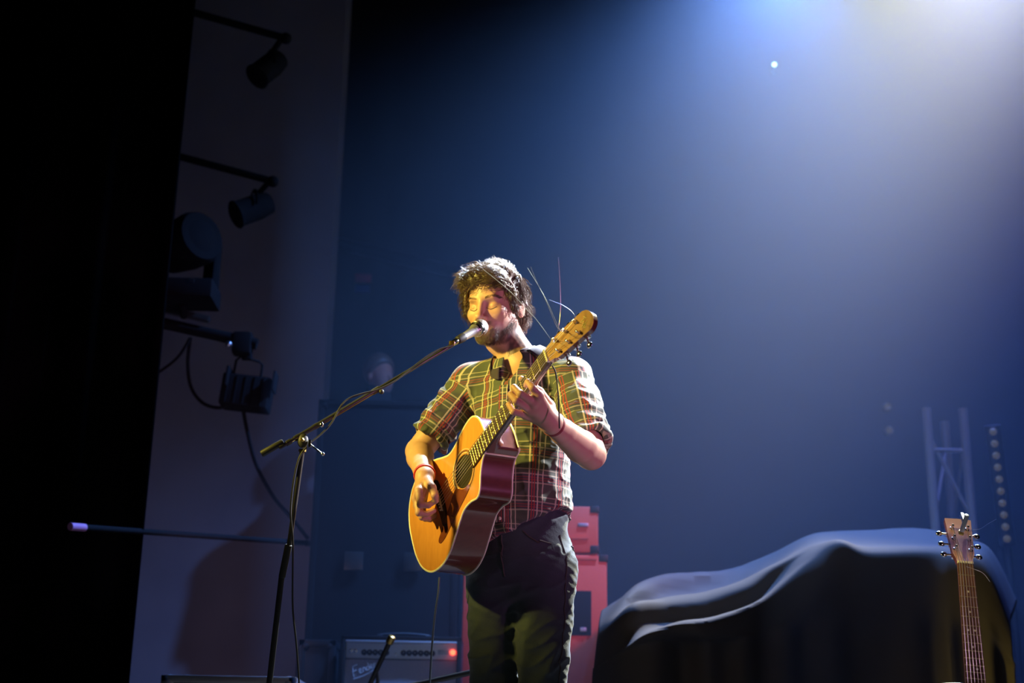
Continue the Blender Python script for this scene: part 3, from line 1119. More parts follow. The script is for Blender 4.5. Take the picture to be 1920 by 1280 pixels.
    # headstock, tilted back
    ti = radians(14)
    Ah = cos(ti) * Ax - sin(ti) * Nx
    Nh = sin(ti) * Ax + cos(ti) * Nx
    H0 = G(.006, 0, .003)

    def K(a, b, n=0.0):
        return H0 + Ah * a + Bx * b + Nh * n
    if style == 'spare':
        hp = [(0, -.0215), (.012, -.023), (.035, -.030), (.165, -.0365), (.167, 0), (.165, .0365), (.035, .030), (.012, .023), (0, .0215)]
        pegs = [.045, .085, .125]
        pb = .021
    else:
        hp = [tuple(p) for p in cat_rom([(0, .0215), (0, -.0215)], 1)] + [tuple(p) for p in cat_rom([(.022, -.027), (.034, -.033), (.09, -.0345), (.150, -.0355)], 5)] + \
             [tuple(p) for p in cat_rom([(.150, -.0355), (.166, -.027), (.176, -.010), (.178, .004), (.173, .022), (.160, .033), (.150, .0355)], 5)][1:] + \
             [tuple(p) for p in cat_rom([(.150, .0355), (.09, .0345), (.034, .033), (.022, .027)], 5)][1:]
        pegs = [.042, .082, .122]
        pb = .0195
    th = .016
    hb = MB()
    hb.prism(hp, lambda p: K(p[0], p[1], -th), lambda p: K(p[0], p[1], -.0015))
    hs = hb.build('headstock', MT['mahogany'], root, smooth=False)
    MB().prism(hp, lambda p: K(p[0], p[1], -.0015), lambda p: K(p[0], p[1], .0005)).build('head_veneer', MT['pinkhead'] if style == 'spare' else MT['headwood'], hs, smooth=False)
    if style != 'spare':
        lg = MB()
        st_ = [[(.150, -.016), (.1575, -.004)], [(.1535, -.010), (.136, -.006)], [(.142, -.004), (.147, .001), (.142, .004), (.139, .000)], [(.1465, .005), (.132, .009)],
               [(.158, .004), (.138, .012)], [(.150, .009), (.139, .016), (.147, .019)]]
        for s_ in st_:
            lg.tube([K(a, b, .0008) for a, b in cat_rom(s_, 4)], .0011, 6)
        l_ = lg.build('gold_script_logo', MT['gold'], hs)
    posts = []
    for s in (-1, 1):
        for a in pegs:
            bpos = s * pb
            tu = MB()
            tu.lathe([(-.001, .0068), (.003, .0062), (.004, .0045), (.012, .0035), (.0165, .0036), (.017, .002)], K(a, bpos, 0), Nh, 14)
            to = tu.build('tuner_post', MT['chrome'], hs)
            hw = .0345 if style != 'spare' else .030 + (.0065) * (a - .035) / .13
            bh = MB()
            bh.box(K(a, s * (hw - .010), -th - .007), (.022, .016, .013), np.stack([Ah, Bx, Nh], 1), .003)
            bh.cyl(K(a, s * (hw - .004), -th - .007), K(a, s * (hw + .010), -th - .007), .0032, 10)
            bh.sphere(K(a, s * (hw + .018), -th - .007), (.0095, .0095, .0048), 14, 10, np.stack([Ah, Bx, Nh], 1))
            bh.build('tuner_button', MT['chrome'], to)
            posts.append((s, a, K(a, bpos, .010)))
    # strings
    order = [(-1, 0), (-1, 1), (-1, 2), (1, 2), (1, 1), (1, 0)]
    for k in range(6):
        t = -1 + 2 * k / 5
        b0, b1 = t * .0175, t * .0265
        s, pi_ = order[k]
        post = [p for p in posts if p[0] == s][pi_][2]
        P = [G(-.658, b1, .008), G(-S, b1, .0145), G(.003, b0, .0098), post]
        MB().tube(P, [.0009, .0009, .0008, .0006][0] if k < 3 else .0006, 5).build('string', MT['string'], root)
    # end pin / strap button
    MB().lathe([(0, .006), (.006, .004), (.010, .008), (.012, .006)], G(-.86, 0, -.055), -Ax, 14).build('strap_button', MT['chrome'], root)
    return root, G, K, posts


RG = np.array([[0.4491876864037271, 0.2441453358208101, -0.8594320667628185], [-0.7681221750013134, -0.38576538484969164, -0.51105126173704], [0.45630992390536373, -0.8897067622810968, -0.014252385651830138]])
TG = np.array([0.09594426748540687, 3.650450827932261, 1.3645141])
gt, G1, K1, posts1 = guitar('acoustic_guitar', 'amber-topped cutaway acoustic guitar held by the singer, long string ends at its head', TG, RG[:, 0], RG[:, 1], RG[:, 2], .85, True, 'main')


# loose string ends curling off the tuners
def loose(pts, r=.00055):
    MB().tube(cat_rom(pts, 14), r, 5).build('string_end', MT['string'], gt)


pB = [p[2] for p in posts1 if p[0] == -1]
dh = 3.72
loose([pB[0], at(1046, 620, dh), at(1051, 580, dh), at(1050, 530, dh), at(1047, 482, dh)])
loose([pB[1], at(1044, 612, dh), at(1023, 562, dh), at(1007, 530, dh), at(995, 500, dh)])
loose([pB[1], at(1050, 618, dh + .02), at(1028, 570, dh + .02), at(1012, 540, dh + .03), at(989, 502, dh + .03)])
loose([pB[2], at(1080, 598, dh), at(1072, 584, dh), at(1055, 572, dh), at(1030, 562, dh)])
loose([pB[0], at(1036, 640, dh), at(1008, 602, dh), at(985, 577, dh), at(955, 545, dh), at(905, 504, dh)])
# short ends and the cord hanging from the head end of the neck
MB().tube(cat_rom([at(1036, 686, 3.86), at(1042, 700, 3.85), at(1046, 735, 3.83), at(1048, 770, 3.82), at(1049, 803, 3.82)], 10), .0022, 6).build('hanging_cord', MT['black'], gt)

# spare guitar on its stand
ang = radians(19)
yaw = radians(-2)
As = np.array([0.10, sin(ang), cos(ang)])
As = nrm(As)
Bs = nrm(np.cross([0, 1, 0], [0, 0, 1]) * cos(yaw) + np.array([0, sin(yaw), 0]))
Bs = nrm(Bs - As * (Bs @ As))
Ns = np.cross(As, Bs)
if Ns[1] > 0:
    Ns = -Ns
Os = at(1809.5, 1058, 3.95)
sg, G2, K2, posts2 = guitar('acoustic_guitar', 'spare acoustic guitar with a pale pink headstock and clip, upright on a stand at right', Os, As, Bs, Ns, 1.0, False, 'spare')
# capo parked on the headstock
cp = empty('capo', K2(.14, .0, .01), 'silver capo clipped on the pink headstock of the spare guitar', 'capo')
Rk = np.stack([nrm(K2(1, .18, .9) - K2(0, 0, 0)), nrm(K2(0, 1, 0) - K2(0, 0, 0)), nrm(K2(0, 0, 1) - K2(0, 0, 0))], 1)
k0 = at(1803, 996, 3.90)
k1 = at(1813, 966, 3.88)
ax = nrm(k1 - k0)
bx_ = nrm(np.cross(ax, [0, 1, 0]))
MB().box((k0 + k1) / 2, (np.linalg.norm(k1 - k0) + .004, .011, .012), np.stack([ax, bx_, np.cross(ax, bx_)], 1), .003).build('bar', MT['steel'], cp)
MB().box(k0 - ax * .004, (.010, .013, .016), np.stack([ax, bx_, np.cross(ax, bx_)], 1), .003).build('rubber_pad', MT['brass'], cp)
MB().box(k1 - ax * .004 + np.array([0, .028, 0]), (.012, .05, .010), np.stack([ax, nrm(np.cross(np.cross(ax, [0, 1, 0]), ax)), bx_], 1), .003).build('lever', MT['steel'], cp)


def loose2(pts):
    MB().tube(cat_rom(pts, 10), .0006, 5).build('string_end', MT['string'], sg)


loose2([at(1824, 993, 3.93), at(1838, 991, 3.93), at(1852, 982, 3.94), at(1868, 973, 3.95)])
loose2([at(1812, 1062, 3.93), at(1825, 1066, 3.92), at(1843, 1074, 3.92), at(1856, 1090, 3.93)])


def guitar_stand():
    base = G2(-.86, 0, -.06)
    root = empty('guitar_stand', (base[0], base[1], 0), 'black tubular floor stand carrying the spare guitar', 'stand')
    up0 = np.array([base[0], base[1] + .18, .03])
    MB().tube([up0, up0 + np.array([0, .10, .42])], .012, 10).build('upright', MT['stand'], root)
    for s in (-1, 1):
        P = [G2(-.874, s * .09, .03), G2(-.874, s * .09, -.14), up0 + np.array([0, .02, .12])]
        MB().tube(P, .010, 8).build('cradle_arm', MT['rubber'], root)
        MB().tube([up0 + np.array([0, 0, .10]), (base[0] + s * .24, base[1] - .02, .012)], .012, 8).build('leg', MT['stand'], root)
    MB().tube([up0 + np.array([0, 0, .10]), (base[0], base[1] + .45, .012)], .012, 8).build('leg', MT['stand'], root)


guitar_stand()


# ------------------------------------------------------------------ microphone on its boom stand
MB0 = at(898, 615, 4.345)
MT0 = at(860, 637, 4.262)
mdir = nrm(MB0 - MT0)
mic = empty('microphone', MB0, 'silvery vocal microphone at the singer\'s lips', 'microphone')
Lm = np.linalg.norm(MB0 - MT0)
MB().lathe([(-.004, .008), (0, .0100), (.03, .0118), (Lm - .032, .0150), (Lm - .026, .0185), (Lm - .020, .0200)], MT0, mdir, 28).build('handle', mat('mic_body', (.70, .71, .72), .34, .8), mic)
MB().lathe([(Lm - .014, .0222), (Lm - .012, .0255), (Lm - .004, .0255), (Lm - .002, .0222)], MT0, mdir, 32).build('collar_ring', MT['chrome'], mic)
MB().lathe([(Lm - .021, .0198), (Lm - .019, .0212), (Lm - .016, .0212), (Lm - .014, .0198)], MT0, mdir, 32).build('collar_ring', MT['chrome'], mic)
g = MB()
g.sphere(MB0 + mdir * .006, (.0255, .0255, .0255), 28, 18)
mg = mat('mic_mesh', (.62, .62, .60), .35, .85)
nt = mg.node_tree
tc = nt.nodes.new('ShaderNodeTexCoord')
ch = nt.nodes.new('ShaderNodeTexVoronoi')
ch.inputs['Scale'].default_value = 420
bp = nt.nodes.new('ShaderNodeBump')
bp.inputs['Strength'].default_value = .6
bp.inputs['Distance'].default_value = .002
nt.links.new(tc.outputs['Object'], ch.inputs['Vector'])
nt.links.new(ch.outputs['Distance'], bp.inputs['Height'])
nt.links.new(bp.outputs['Normal'], nt.nodes['Principled BSDF'].inputs['Normal'])
g.build('grille', mg, mic)
MB().lathe([(-.030, .006), (-.026, .0090), (-.006, .0090), (-.004, .008)], MT0, mdir, 18).build('plug', MT['chrome'], mic)

bE = at(849, 646, 4.235)            # boom tip at the clip
bC = at(568, 813, 4.02)             # clutch
bdir = nrm(bE - bC)
bW = at(490, 851, 3.985)
pxd = lambda px: at(px, 813 + (646 - 813) * (px - 568) / (849 - 568), 4.02 + .215 * (px - 568) / 281)
ms = empty('microphone_stand', (at(505, 1280, 3.95)[0], 4.0, 0), 'tall black boom microphone stand left of the singer', 'stand')
MB().tube([pxd(524), bE], .0058, 14).build('boom', MT['stand'], ms)
MB().tube([pxd(553), pxd(708)], .0072, 14).build('boom_sleeve', MT['stand'], ms)
MB().tube([pxd(698), pxd(711)], .0088, 14).build('boom_collar', MT['rubber'], ms)
MB().sphere(pxd(716) + np.array([0, -.006, -.016]), .0078, 12, 8).build('boom_knob', MT['rubber'], ms)
w1 = at(529, 829, 3.995)
wd = nrm(bW - w1)
wl = np.linalg.norm(bW - w1)
MB().lathe([(-.004, .007), (0, .0092), (wl * .96, .0100), (wl, .008)], w1, wd, 20).build('counterweight', MT['rubber'], ms)
for q in (541, 556, 592):
    MB().tube([pxd(q - 4), pxd(q + 4)], .0082, 14).build('boom_ring', MT['stand'], ms)
# clutch under the boom
cl = at(568, 826, 4.01)
MB().sphere(cl, (.0155, .012, .0215), 18, 12).build('clutch', MT['rubber'], ms)
MB().lathe([(0, .0065), (.005, .0065), (.009, .003)], cl + np.array([0, -.011, -.002]), (0, -1, .1), 14).build('clutch_bolt', MT['brass'], ms)
MB().lathe([(0, .0105), (.007, .0105)], at(567, 847, 4.01), (0, 0, 1), 16).build('brass_collar', MT['brass'], ms)
lv = MB()
l0, l1 = at(581, 832, 4.0), at(605, 851, 3.98)
lv.tube([l0, l1], .0024, 8)
lv.sphere(l1, .0056, 12, 8)
lv.box(l0, (.008, .016, .022), None, .002)
lv.build('clutch_lever', MT['chrome'], ms)
MB().sphere(at(603, 796, 4.03), (.006, .005, .008)).build('wing_nut', MT['chrome'], ms)
# post
p_top = at(567, 844, 4.012)
p_bot = at(505, 1280, 3.99)
pd = nrm(p_bot - p_top)
p_floor = p_top + pd * ((p_top[2] - .03) / -pd[2])
pxp = lambda py: p_top + (p_bot - p_top) * (py - 844) / 436
MB().tube([p_top, at(541, 1030, 4.0)], .0068, 14).build('upper_tube', MT['stand'], ms)
pm0, pm1 = at(541, 1022, 4.0), at(529, 1081, 4.0)
MB().lathe([(-.002, .0085), (0, .0102), (np.linalg.norm(pm1 - pm0), .0102), (np.linalg.norm(pm1 - pm0) + .002, .0085)], pm0, nrm(pm1 - pm0), 18).build('height_clutch', MT['rubber'], ms)
pl_ = nrm(at(505, 1280, 3.99) - at(529, 1075, 4.0))
pf = at(529, 1075, 4.0)
pf2 = pf + pl_ * ((pf[2] - .03) / -pl_[2])
MB().tube([pf, pf2], .0085, 14).build('lower_tube', MT['black'], ms)
MB().lathe([(0, .14), (.014, .14), (.026, .06), (.05, .016)], (pf2[0], pf2[1], 0), (0, 0, 1), 36).build('base', MT['black'], ms)
MB().box(bE - bdir * .004 + np.array([0, 0, .006]), (.016, .014, .014), None, .003).build('clip_joint', MT['brass'], ms)
MB().lathe([(-.012, .0108), (-.010, .0124), (.018, .0135), (.020, .0118)], MT0 + mdir * .006, mdir, 18).build('microphone_clip', MT['rubber'], ms)

cable('microphone_cable', [(846, 649, 4.225), (826, 654, 4.21), (804, 666, 4.19), (786, 679, 4.175), (768, 693, 4.16), (748, 709, 4.14), (732, 719, 4.125), (706, 731, 4.105), (678, 738, 4.09), (656, 746, 4.075), (640, 760, 4.06),
                           (622, 792, 4.045), (604, 812, 4.03), (584, 828, 4.01)], .0026, MT['rubber'], 'black microphone cable wound along the boom of the stand')
cable('stand_cable', [(575, 838, 4.0), (561, 858, 3.99), (550, 905, 3.985), (545, 960, 3.985), (549, 1010, 3.985), (549, 1060, 3.99), (549, 1140, 4.0), (556, 1210, 4.01), (561, 1290, 4.03), (563, 1420, 4.05)], .0027, MT['rubber'],
      'black cable hanging down beside the upright post of the stand')
cable('guitar_cable', [(824, 1082, 4.30), (822, 1110, 4.30), (816, 1150, 4.32), (811, 1200, 4.34), (806, 1280, 4.36), (800, 1420, 4.4), (792, 1545, 4.42)], .0031, mat('blue_grey_cable', (.12, .16, .22), .4),
      'thin bluish cable hanging straight down from the amber guitar')
HB_ = 0.0022
# ------------------------------------------------------------------ the singer
def ramp_attr(m, chan, color, strength=1.0):
    """mix `color` into the base colour by one channel of the vertex attribute 'mask'"""
    nt = m.node_tree
    b = nt.nodes['Principled BSDF']
    at_ = nt.nodes.new('ShaderNodeAttribute')
    at_.attribute_name = 'mask'
    sp = nt.nodes.new('ShaderNodeSeparateColor')
    nt.links.new(at_.outputs['Color'], sp.inputs['Color'])
    mx = nt.nodes.new('ShaderNodeMix')
    mx.data_type = 'RGBA'
    lk = b.inputs['Base Color'].links
    if lk:
        nt.links.new(lk[0].from_socket, mx.inputs['A'])
    else:
        mx.inputs['A'].default_value = b.inputs['Base Color'].default_value
    mx.inputs['B'].default_value = (*color, 1)
    mu = nt.nodes.new('ShaderNodeMath')
    mu.operation = 'MULTIPLY'
    mu.inputs[1].default_value = strength
    nt.links.new(sp.outputs[chan], mu.inputs[0])
    nt.links.new(mu.outputs[0], mx.inputs['Factor'])
    nt.links.new(mx.outputs['Result'], b.inputs['Base Color'])


SKIN = mat('skin', (0.62, 0.36, 0.26), 0.48, noise=(30, (0.56, 0.31, 0.22), 0.03))
SKIN.node_tree.nodes['Principled BSDF'].inputs['Subsurface Weight'].default_value = 0.08
SKIN.node_tree.nodes['Principled BSDF'].inputs['Subsurface Radius'].default_value = (.01, .004, .002)
ramp_attr(SKIN, 'Red', (0.07, 0.04, 0.032), .95)
ramp_attr(SKIN, 'Green', (0.50, 0.17, 0.15), .9)
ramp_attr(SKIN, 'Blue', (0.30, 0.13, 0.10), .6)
HAIR = mat('hair_brown', (0.17, 0.105, 0.075), 0.40, spec=0.6, noise=(40, (0.05, 0.03, 0.02), 0))

yaw_t = radians(27)
TF = np.array([-sin(yaw_t), -cos(yaw_t), 0.0])
TL = np.array([cos(yaw_t), -sin(yaw_t), 0.0])
ZZ = np.array([0, 0, 1.0])


def tz(z):
    """torso axis at height z"""
    k = np.clip((z - .93) / .55, -1, 1.3)
    return np.array([.040 - .010 * k, 4.335 - .070 * k, z])


def TP(x, y, z):
    return tz(z) + TL * x + TF * y


SH_R, SH_L = at(883, 722, 4.52), at(1072, 713, 4.36)
EL_R, WR_R = at(785, 846, 4.45), at(797, 893, 4.20)
EL_L, WR_L = at(1108, 852, 4.12), at(1032, 791, 3.90)

# head frame
hy, hp, hr_ = radians(28), radians(14), radians(-2)
HF = np.array([-sin(hy) * cos(hp), -cos(hy) * cos(hp), -sin(hp)])
hl0 = np.array([cos(hy), -sin(hy), 0])
hu0 = nrm(ZZ - HF * HF[2])
HL = cos(hr_) * hl0 + sin(hr_) * hu0
HU = cos(hr_) * hu0 - sin(hr_) * hl0
HR = np.stack([HL, HF, HU], 1)
HS = 1.05
EYE = at(903.5, 571, 4.42)
HC = EYE - HF * .084 * HS


def HD(x, y, z):
    return HC + HS * (HL * x + HF * y + HU * z)


def hell(c, r, rot=None):
    R = HR if rot is None else HR @ rot
    return Ell(HD(*c), np.array(r) * HS, R)


def hcone(a, b, r1, r2=None):
    return Cone(HD(*a), HD(*b), r1 * HS, None if r2 is None else r2 * HS)


NB = TP(.004, -.008, 1.532)
head_items = [
    (hell((0, -.012, .036), (.0745, .097, .083)), 0, '+'),
    (hell((0, .028, -.028), (.0625, .060, .075)), .03, '+'),
    (hcone((.050, .004, -.050), (.020, .060, -.089), .018, .016), .03, '+'),
    (hcone((-.050, .004, -.050), (-.020, .060, -.089), .018, .016), .03, '+'),
    (hell((0, .068, -.091), (.022, .019, .018)), .025, '+'),
    (hell((0, .066, -.070), (.032, .024, .030)), .02, '+'),
    (hell((.043, .058, -.026), (.018, .018, .016)), .02, '+'),
    (hell((-.043, .058, -.026), (.018, .018, .016)), .02, '+'),
    (hcone((-.034, .075, .020), (.034, .075, .020), .0105), .016, '+'),
    (hell((.033, .0965, -.001), (.0200, .0195, .0150)), .012, '-'),
    (hell((-.033, .0965, -.001), (.0200, .0195, .0150)), .012, '-'),
    (hell((.032, .0660, -.005), (.0145, .0130, .0108)), .004, '+'),
    (hell((-.032, .0660, -.005), (.0145, .0130, .0108)), .004, '+'),
    (hcone((0, .086, .012), (0, .103, -.030), .0070, .0085), .012, '+'),
    (hell((0, .109, -.037), (.0120, .0110, .0100)), .008, '+'),
    (hell((.0125, .096, -.041), (.0075, .0095, .0070)), .005, '+'),
    (hell((-.0125, .096, -.041), (.0075, .0095, .0070)), .005, '+'),
    (hell((.0065, .1015, -.0495), (.0036, .006, .0040)), .003, '-'),
    (hell((-.0065, .1015, -.0495), (.0036, .006, .0040)), .003, '-'),
    (hell((0, .0885, -.0655), (.0225, .0085, .0055)), .004, '+'),
    (hell((0, .0885, -.0765), (.0195, .0090, .0065)), .004, '+'),
    (hell((0, .100, -.0707), (.0235, .014, .0014)), .002, '-'),
    (hcone((0, -.020, -.060), (0, -.030, -.095), .052, .052), .03, '+'),
]
for s in (-1, 1):
    cth, sth = cos(s * .45), sin(s * .45)
    er = np.array([[cth, -sth, 0], [sth, cth, 0], [0, 0, 1.0]])
    head_items += [(hell((s * .079, -.012, -.014), (.0065, .0165, .028), er), .006, '+'),
                   (hell((s * .088, -.006, -.008), (.0045, .0100, .019), er), .003, '-'),
                   (hell((s * .078, .000, -.014), (.006, .006, .008), er), .004, '+')]
head_items.append((EllCone(HD(0, -.022, -.07), NB, .052, .056, TF, 1.0), .03, '+'))
head = Grp(head_items)

torso = Grp([
    (EllCone(TP(0, 0, .93), TP(0, 0, 1.08), .122, .118, TF, .70), 0, '+'),
    (EllCone(TP(0, 0, 1.10), TP(0, .0, 1.33), .126, .145, TF, .70), .06, '+'),
    (Cone(TP(-.06, 0, 1.455), SH_R, .056, .048), .06, '+'),
    (Cone(TP(.06, 0, 1.455), SH_L, .056, .048), .06, '+'),
    (Cone(NB + TL * -.030 + np.array([0, 0, .0]), SH_R + np.array([0, 0, .012]), .040, .032), .05, '+'),
    (Cone(NB + TL * .030 + np.array([0, 0, .0]), SH_L + np.array([0, 0, .012]), .040, .032), .05, '+'),
    (Cone(TP(-.095, 0, .90), TP(-.088, .02, .50), .070, .050), .05, '+'),
    (Cone(TP(-.088, .02, .50), TP(-.10, -.01, .09), .050, .036), .03, '+'),
    (Cone(TP(.095, 0, .90), TP(.088, .03, .50), .070, .050), .05, '+'),
    (Cone(TP(.088, .03, .50), TP(.10, .0, .09), .050, .036), .03, '+'),
    (Cone(TP(-.10, -.03, .055), TP(-.115, .14, .045), .034, .028), .02, '+'),
    (Cone(TP(.10, -.02, .055), TP(.12, .15, .045), .034, .028), .02, '+'),
])


def limb(sh, el, wr, r, bulge_dir=None):
    m = el + (wr - el) * .25
    q = el + (wr - el) * .7
    return [(Cone(sh, el, r[0], r[1]), .03, '+'), (Cone(el, m, r[1], r[2]), .006, '+'), (Cone(m, q, r[2], r[3] + (r[2] - r[3]) * .38), .006, '+'), (Cone(q, wr, r[3] + (r[2] - r[3]) * .38, r[3]), .006, '+')]


def g1(a, b, n):
    return G1(a, b, n)


# left (fretting) hand: knuckles below the treble edge, fingers curling over the fretboard
IM, MM, RM, PM = at(1010, 741, 3.825), at(1001, 755, 3.835), at(993, 767, 3.85), at(985, 777, 3.87)
lh_f = [
    [IM, at(999, 727, 3.815), at(990, 716, 3.835), at(986, 722, 3.865)],
    [MM, at(976, 738, 3.800), at(964, 726, 3.825), at(966, 735, 3.875)],
    [RM, at(968, 752, 3.800), at(957.5, 739, 3.83), at(960, 750, 3.885)],
    [PM, at(963, 772, 3.825), at(954, 758, 3.855), at(955, 765, 3.892)],
]
lh_t = [at(1030, 762, 3.90), at(1012, 735, 3.91), at(990, 718, 3.925), g1(-.128, -.031, .004)]
lr = [[.0125, .0100, .0088, .0072], [.0125, .0102, .0088, .0074], [.012, .0098, .0085, .0072], [.011, .0086, .0075, .0064]]

# right (strumming) hand
rI, rM, rR, rP = at(786, 921, 4.135), at(782, 935, 4.165), at(784, 947, 4.195), at(790, 955, 4.225)
rh_f = [
    [rI, at(788, 946, 4.105), at(803, 947, 4.108), at(816, 939, 4.120)],
    [rM, at(785, 961, 4.135), at(800, 964, 4.145), at(814, 957, 4.160)],
    [rR, at(791, 969, 4.165), at(804, 971, 4.175), at(815, 965, 4.190)],
    [rP, at(797, 972, 4.200), at(807, 974, 4.205), at(815, 969, 4.215)],
]
rh_t = [at(801, 903, 4.170), at(810, 914, 4.125), at(815, 928, 4.105), at(817.5, 938, 4.110)]


def hand(wr, F, T, lr, wrr):
    mcps = [f[0] for f in F]
    palm = [(Cone(wr, mcps[i], wrr * .8, .0125), .012, '+') for i in range(4)]
    palm += [(Cone(mcps[i], mcps[i + 1], .0125, .012), .008, '+') for i in range(3)]
    palm += [(Cone(wr + (mcps[0] - wr) * .2, T[0], wrr * .7, .015), .015, '+')]
    mid = (mcps[1] + mcps[2]) / 2
    palm += [(Cone(wr + (mid - wr) * .3, wr + (mid - wr) * .8, .017, .017), .015, '+')]
    out = [(Grp(palm), .012, '+')]
    for f, r in zip(F, lr):
        it = [(Cone(f[i], f[i + 1], r[i], r[i + 1]), .003, '+') for i in range(3)]
        out.append((Grp(it), .005, '+'))
    rt = [.0155, .0125, .0108, .0085]
    out.append((Grp([(Cone(T[i], T[i + 1], rt[i], rt[i + 1]), .004, '+') for i in range(3)]), .010, '+'))
    return out


arm_l = Grp(limb(SH_L, EL_L, WR_L, (.050, .044, .047, .030)))
arm_r = Grp(limb(SH_R, EL_R, WR_R, (.050, .041, .042, .025)))
hand_l = Grp(hand(WR_L, lh_f, lh_t, lr, .030))
hand_r = Grp(hand(WR_R, rh_f, rh_t, lr, .025))
body = Grp([(torso, 0, '+'), (head, .02, '+'), (arm_l, .03, '+'), (arm_r, .03, '+'), (hand_l, .015, '+'), (hand_r, .015, '+')])


def voxel(name, g, h, material, parent, disp=None):
    V, Q = sdf_mesh(g, h)
    me = np_mesh(name, V, Q)
    return link(name, me, material, parent), V, Q


def project(g, p, it=8):
    p = np.array(p, np.float32).reshape(-1, 3)
    for _ in range(it):
        d = g(p)
        e = 1e-3
        gr = np.stack([(g(p + np.eye(3, dtype=np.float32)[i] * e) - g(p - np.eye(3, dtype=np.float32)[i] * e)) / (2 * e) for i in range(3)], 1)
        p = p - (d / np.maximum((gr * gr).sum(1), .2))[:, None] * gr
    gr /= np.linalg.norm(gr, axis=1, keepdims=True) + 1e-9
    return p.astype(float), gr.astype(float)


singer = empty('person', TP(0, 0, 0), 'singing bearded man in a plaid shirt playing the amber acoustic guitar at the microphone', 'person')
bo, BV, BQ = voxel('body', body, HB_, SKIN, singer)

# colour masks on the head: beard, lips, shaded lid edge
q = (BV - HC) @ HR / HS
x, y, z = q[:, 0], q[:, 1], q[:, 2]
wb_ = wob(BV, 260, 5)
S_ = lambda v, a, b: np.clip((v - a) / (b - a), 0, 1)
near = (np.linalg.norm(q, axis=1) < .17)
beard = S_(-z, .058, .078) * S_(y, .0, .02) * (1 - S_(-z, .110, .122))
beard = np.maximum(beard, S_(-z, .030, .06) * S_(np.abs(x), .046, .058) * S_(y, -.012, .004) * (1 - S_(y, .035, .055)))
moust = (1 - S_(np.abs(z + .0575), .004, .009)) * (1 - S_(np.abs(x), .022, .032)) * S_(y, .07, .08)
beard = np.maximum(beard, moust * .9)
lip = (1 - S_(np.abs(z + .071), .008, .0115)) * (1 - S_(np.abs(x), .017, .0235)) * S_(y, .078, .086)
beard = beard * (1 - lip) * near * np.clip(.85 + .3 * wb_, 0, 1)
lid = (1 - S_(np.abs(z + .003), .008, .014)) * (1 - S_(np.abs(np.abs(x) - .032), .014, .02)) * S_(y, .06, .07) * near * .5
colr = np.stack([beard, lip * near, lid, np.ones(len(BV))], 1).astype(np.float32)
ca = bo.data.color_attributes.new('mask', 'FLOAT_COLOR', 'POINT')
ca.data.foreach_set('color', colr.ravel())

# ---- jeans
def jdisp(p):
    u = (p - tz(1.0)) @ TL
    return ((.5 - (1 - np.abs(wob(p * np.array([.8, .8, 1.2]), 24, 21))) ** 3) * .006 + wob(p * np.array([.6, .6, 2.2]), 44, 22) * .0020).astype(np.float32)


HIP = [TP(s * .086, 0, .885) for s in (-1, 1)]
KN = [TP(-.083, .025, .50), TP(.083, .035, .50)]
AN = [TP(-.098, -.01, .07), TP(.10, .0, .07)]
jl = [(EllCone(TP(0, .0, 1.08), TP(0, -.005, .93), .143, .158, TF, .75), 0, '+')]
for i in range(2):
    jl += [(Cone(HIP[i], KN[i], .092, .0715), .035, '+'), (Cone(KN[i], AN[i], .0705, .058), .03, '+')]
jl.append((Fn(lambda p: (.045 - p[:, 2]).astype(np.float32)), .004, '&'))
jl.append((Fn(lambda p: (p[:, 2] - 1.085).astype(np.float32)), .004, '&'))
jeans0 = Grp(jl)


class Disp:
    def __init__(s, g, fn, pad=.02):
        s.g, s.fn = g, fn
        s.lo, s.hi = g.lo - pad, g.hi + pad

    def __call__(s, p, lo=None, hi=None):
        return s.g(p, lo, hi) + s.fn(p)


jeans = Disp(jeans0, jdisp)
DEN = mat('denim', (0.032, 0.052, 0.066), 0.8, noise=(220, (0.024, 0.036, 0.048), 0.12), sheen=0.25)
jo, JV, JQ = voxel('jeans', jeans, .0042, DEN, singer)
jo['label'] = 'dark denim jeans'
SEAM = mat('denim_seam', (0.06, 0.055, 0.05), 0.8)


def seam(pts, g, par, m, r=.0022, nm='seam', lift=.001):
    P, N = project(g, cat_rom(pts, 10))
    return MB().tube(P + N * lift, r, 6).build(nm, m, par)


seam([TP(.150, .03, .99), TP(.155, .03, .90), TP(.150, .04, .75), TP(.140, .05, .6), TP(.13, .05, .45)], jeans, jo, SEAM, nm='side_seam')
seam([TP(.060, .14, .975), TP(.085, .13, .965), TP(.11, .11, .962), TP(.140, .07, .962)], jeans, jo, SEAM, r=.0026, nm='front_pocket')
seam([TP(.157, -.02, .96), TP(.160, -.05, .955), TP(.150, -.09, .95)], jeans, jo, SEAM, r=.0026, nm='back_pocket')
seam([TP(-.01, .14, .97), TP(-.008, .14, .91), TP(0, .12, .86)], jeans, jo, SEAM, nm='fly_seam')
for i in range(2):
    s = -1 if i == 0 else 1
    sh = Grp([(Cone(AN[i] + np.array([0, 0, -.02]), TP(s * .118, .15, .040), .042, .036), 0, '+'), (Cone(AN[i] - TF * .03 + np.array([0, 0, -.025]), TP(s * .105, .03, .042), .042, .042), .02, '+'),
              (Fn(lambda p: (.004 - p[:, 2]).astype(np.float32)), .003, '&')])
    voxel('shoe', sh, .006, MT['rubber'], singer)

